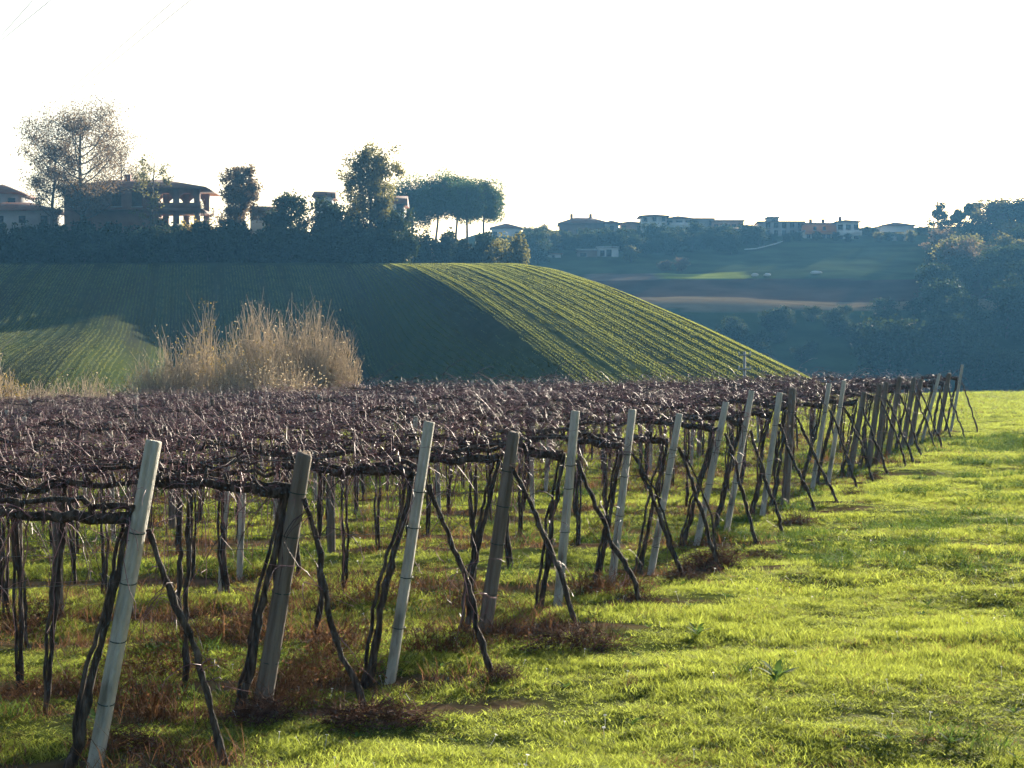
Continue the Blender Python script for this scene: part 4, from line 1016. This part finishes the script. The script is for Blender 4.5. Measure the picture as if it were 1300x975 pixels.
scatter('young_crop', [clump(1580 + i, 34, .12, .013, .17, M['crop'], .5) for i in range(4)], np.stack([xg, yg, hill_z(xg, yg) + furrows(Ug, Vg)[0] - .015], 1), np.stack([np.arctan((hill_z(xg - .17, yg + 1) - hill_z(xg + .17, yg - 1)) / 2.03), 0 * xg, .168 + g.normal(size=n_) * .008], 1), np.stack([s * .7, s * 8, .40 + .45 * np.clip(dn, 0, 1.2)], 1), g.integers(0, 4, n_), 'young green crop sown in rows over the hill', 'crop')
# dry weeds along the row strips
px_, py_ = [], []
for i, (rx, ry, kd, h, ln) in enumerate(ROWS):
    L = rx + 1.0 - (-0.271 * ry - 2.2); m_ = int(L * (27 if i < 6 else 20))
    px_.append(rx + 1.0 - L * g.random(m_)); py_.append(ry + g.normal(size=m_) * .34)
x = np.concatenate(px_); y = np.concatenate(py_); n_ = len(x)
dens = vnoise(x * .8, y * 1.1, 71)
keep = g.random(n_) < np.clip(.62 + .6 * dens, .05, 1); x, y, dens = x[keep], y[keep], dens[keep]; n_ = len(x)
P_ = np.stack([x, y, gz(x, y)], 1); rot = np.stack([g.normal(size=n_) * .2, g.normal(size=n_) * .2, g.random(n_) * 6.28], 1)
s = (.7 + .6 * g.random(n_)) * (1 + .5 * dens); scl = np.stack([s, s, s], 1)
DW = [clump(1600 + i, 16, .17 + .05 * (i % 3), .005, .15, M['drygrass'], 1.3) for i in range(4)] + [clump(1610 + i, 18, .16, .006, .14, M['brush'], 1.2) for i in range(2)]
scatter('dry_weeds', DW, P_, rot, scl, g.integers(0, 6, n_), 'dry brown weeds growing in strips under the vine rows', 'weeds')
# broad leaved weeds
def rosette(seed, n=9, L_=.22):
    gg = np.random.default_rng(seed); b = MB()
    for k in range(n):
        a = k * 6.28 / n + gg.normal() * .25; l = L_ * (.6 + .6 * gg.random()); el = .35 + .7 * gg.random()
        d = np.array([math.cos(a), math.sin(a), 0]); sd = np.array([-math.sin(a), math.cos(a), 0])
        t = np.array([0, .35, .7, 1.0]); wd = np.array([.1, .9, .8, .05]) * l * .10
        c_ = np.outer(t * l * math.cos(el), d) + np.outer(l * math.sin(el) * (t - .45 * t * t), [0, 0, 1])
        V = np.concatenate([c_ - sd * wd[:, None], c_ + sd * wd[:, None]]); b.add(V, [(i, i + 1, 5 + i, 4 + i) for i in range(3)], c=gg.random())
    return b.mesh('rosette', M['weedleaf'])
RS = [rosette(1700 + i) for i in range(4)]
n_ = 420; x, y = wedge(n_, 11.5, 40); ok = soil_mask(x, y) < .4; x, y = x[ok], y[ok]; n_ = len(x)
P_ = np.stack([x, y, gz(x, y) + .01], 1); s = .3 + .4 * g.random(n_)
scatter('leafy_weeds', RS, P_, np.stack([0 * x, 0 * x, g.random(n_) * 6.28], 1), np.stack([s, s, s], 1), g.integers(0, 4, n_), 'small broad leaved weeds scattered in the meadow grass', 'weeds')
for (px, py, s) in ((985, 882, 1.0), (885, 812, .75), (120, 930, .7)):
    x, y = end_xy(px, py); t = thing('thistle', ['leafy dark green thistle rosette in the open meadow grass', 'smaller leafy rosette in the meadow near a brush heap', 'leafy rosette at the foot of the foremost pale post'][[1.0, .75, .7].index(s)], 'weed', (x, y, float(gz(x, y))), s, None, s)
    for k in range(13):
        a = k * 2.4; o = ob('leaf', RS[k % 4] if False else rosette(1750 + k, 1, .24), t, (0, 0, .03 + .006 * k), a)
# daisies
gg = np.random.default_rng(5)
def daisy():
    b = MB(); b.tube([(0, 0, 0), (.003, 0, .045), (.0, .004, .09)], .0018, 3, cap=False)
    a = np.linspace(0, 2 * math.pi, 11)[:-1]; V = [(0, 0, .092)] + [(.011 * math.cos(q), .011 * math.sin(q), .095) for q in a]
    b.add(V, None, [(0, 1 + i, 1 + (i + 1) % 10) for i in range(10)]); return b.mesh('daisy', M['petal'])
n_ = 200; x, y = wedge(n_, 11.5, 30, -.05, .29); P_ = np.stack([x, y, gz(x, y)], 1); s = .8 + .5 * g.random(n_)
scatter('daisies', [daisy()], P_, np.stack([g.normal(size=n_) * .3, g.normal(size=n_) * .3, 0 * x], 1), np.stack([s, s, s], 1), np.zeros(n_), 'tiny white daisies dotted through the meadow grass', 'flowers')

# ------------------------------------------------------------------ haze
b = MB().box(-480, 480, -70, 825, -9, 62)
hm = bpy.data.materials.new('haze_air'); hm.use_nodes = True; nt = hm.node_tree
nt.nodes.remove(nt.nodes['Principled BSDF'])
pv = nt.nodes.new('ShaderNodeVolumePrincipled'); pv.inputs['Color'].default_value = (*HAZE_COLOR, 1); pv.inputs['Density'].default_value = HAZE_DENSITY; pv.inputs['Anisotropy'].default_value = 0.2
nt.links.new(pv.outputs[0], nt.nodes['Material Output'].inputs['Volume'])
o = tag(ob('haze', b.mesh('haze', hm, tint=False)), 'pale blue afternoon haze filling the valley air', 'haze', kind='stuff')
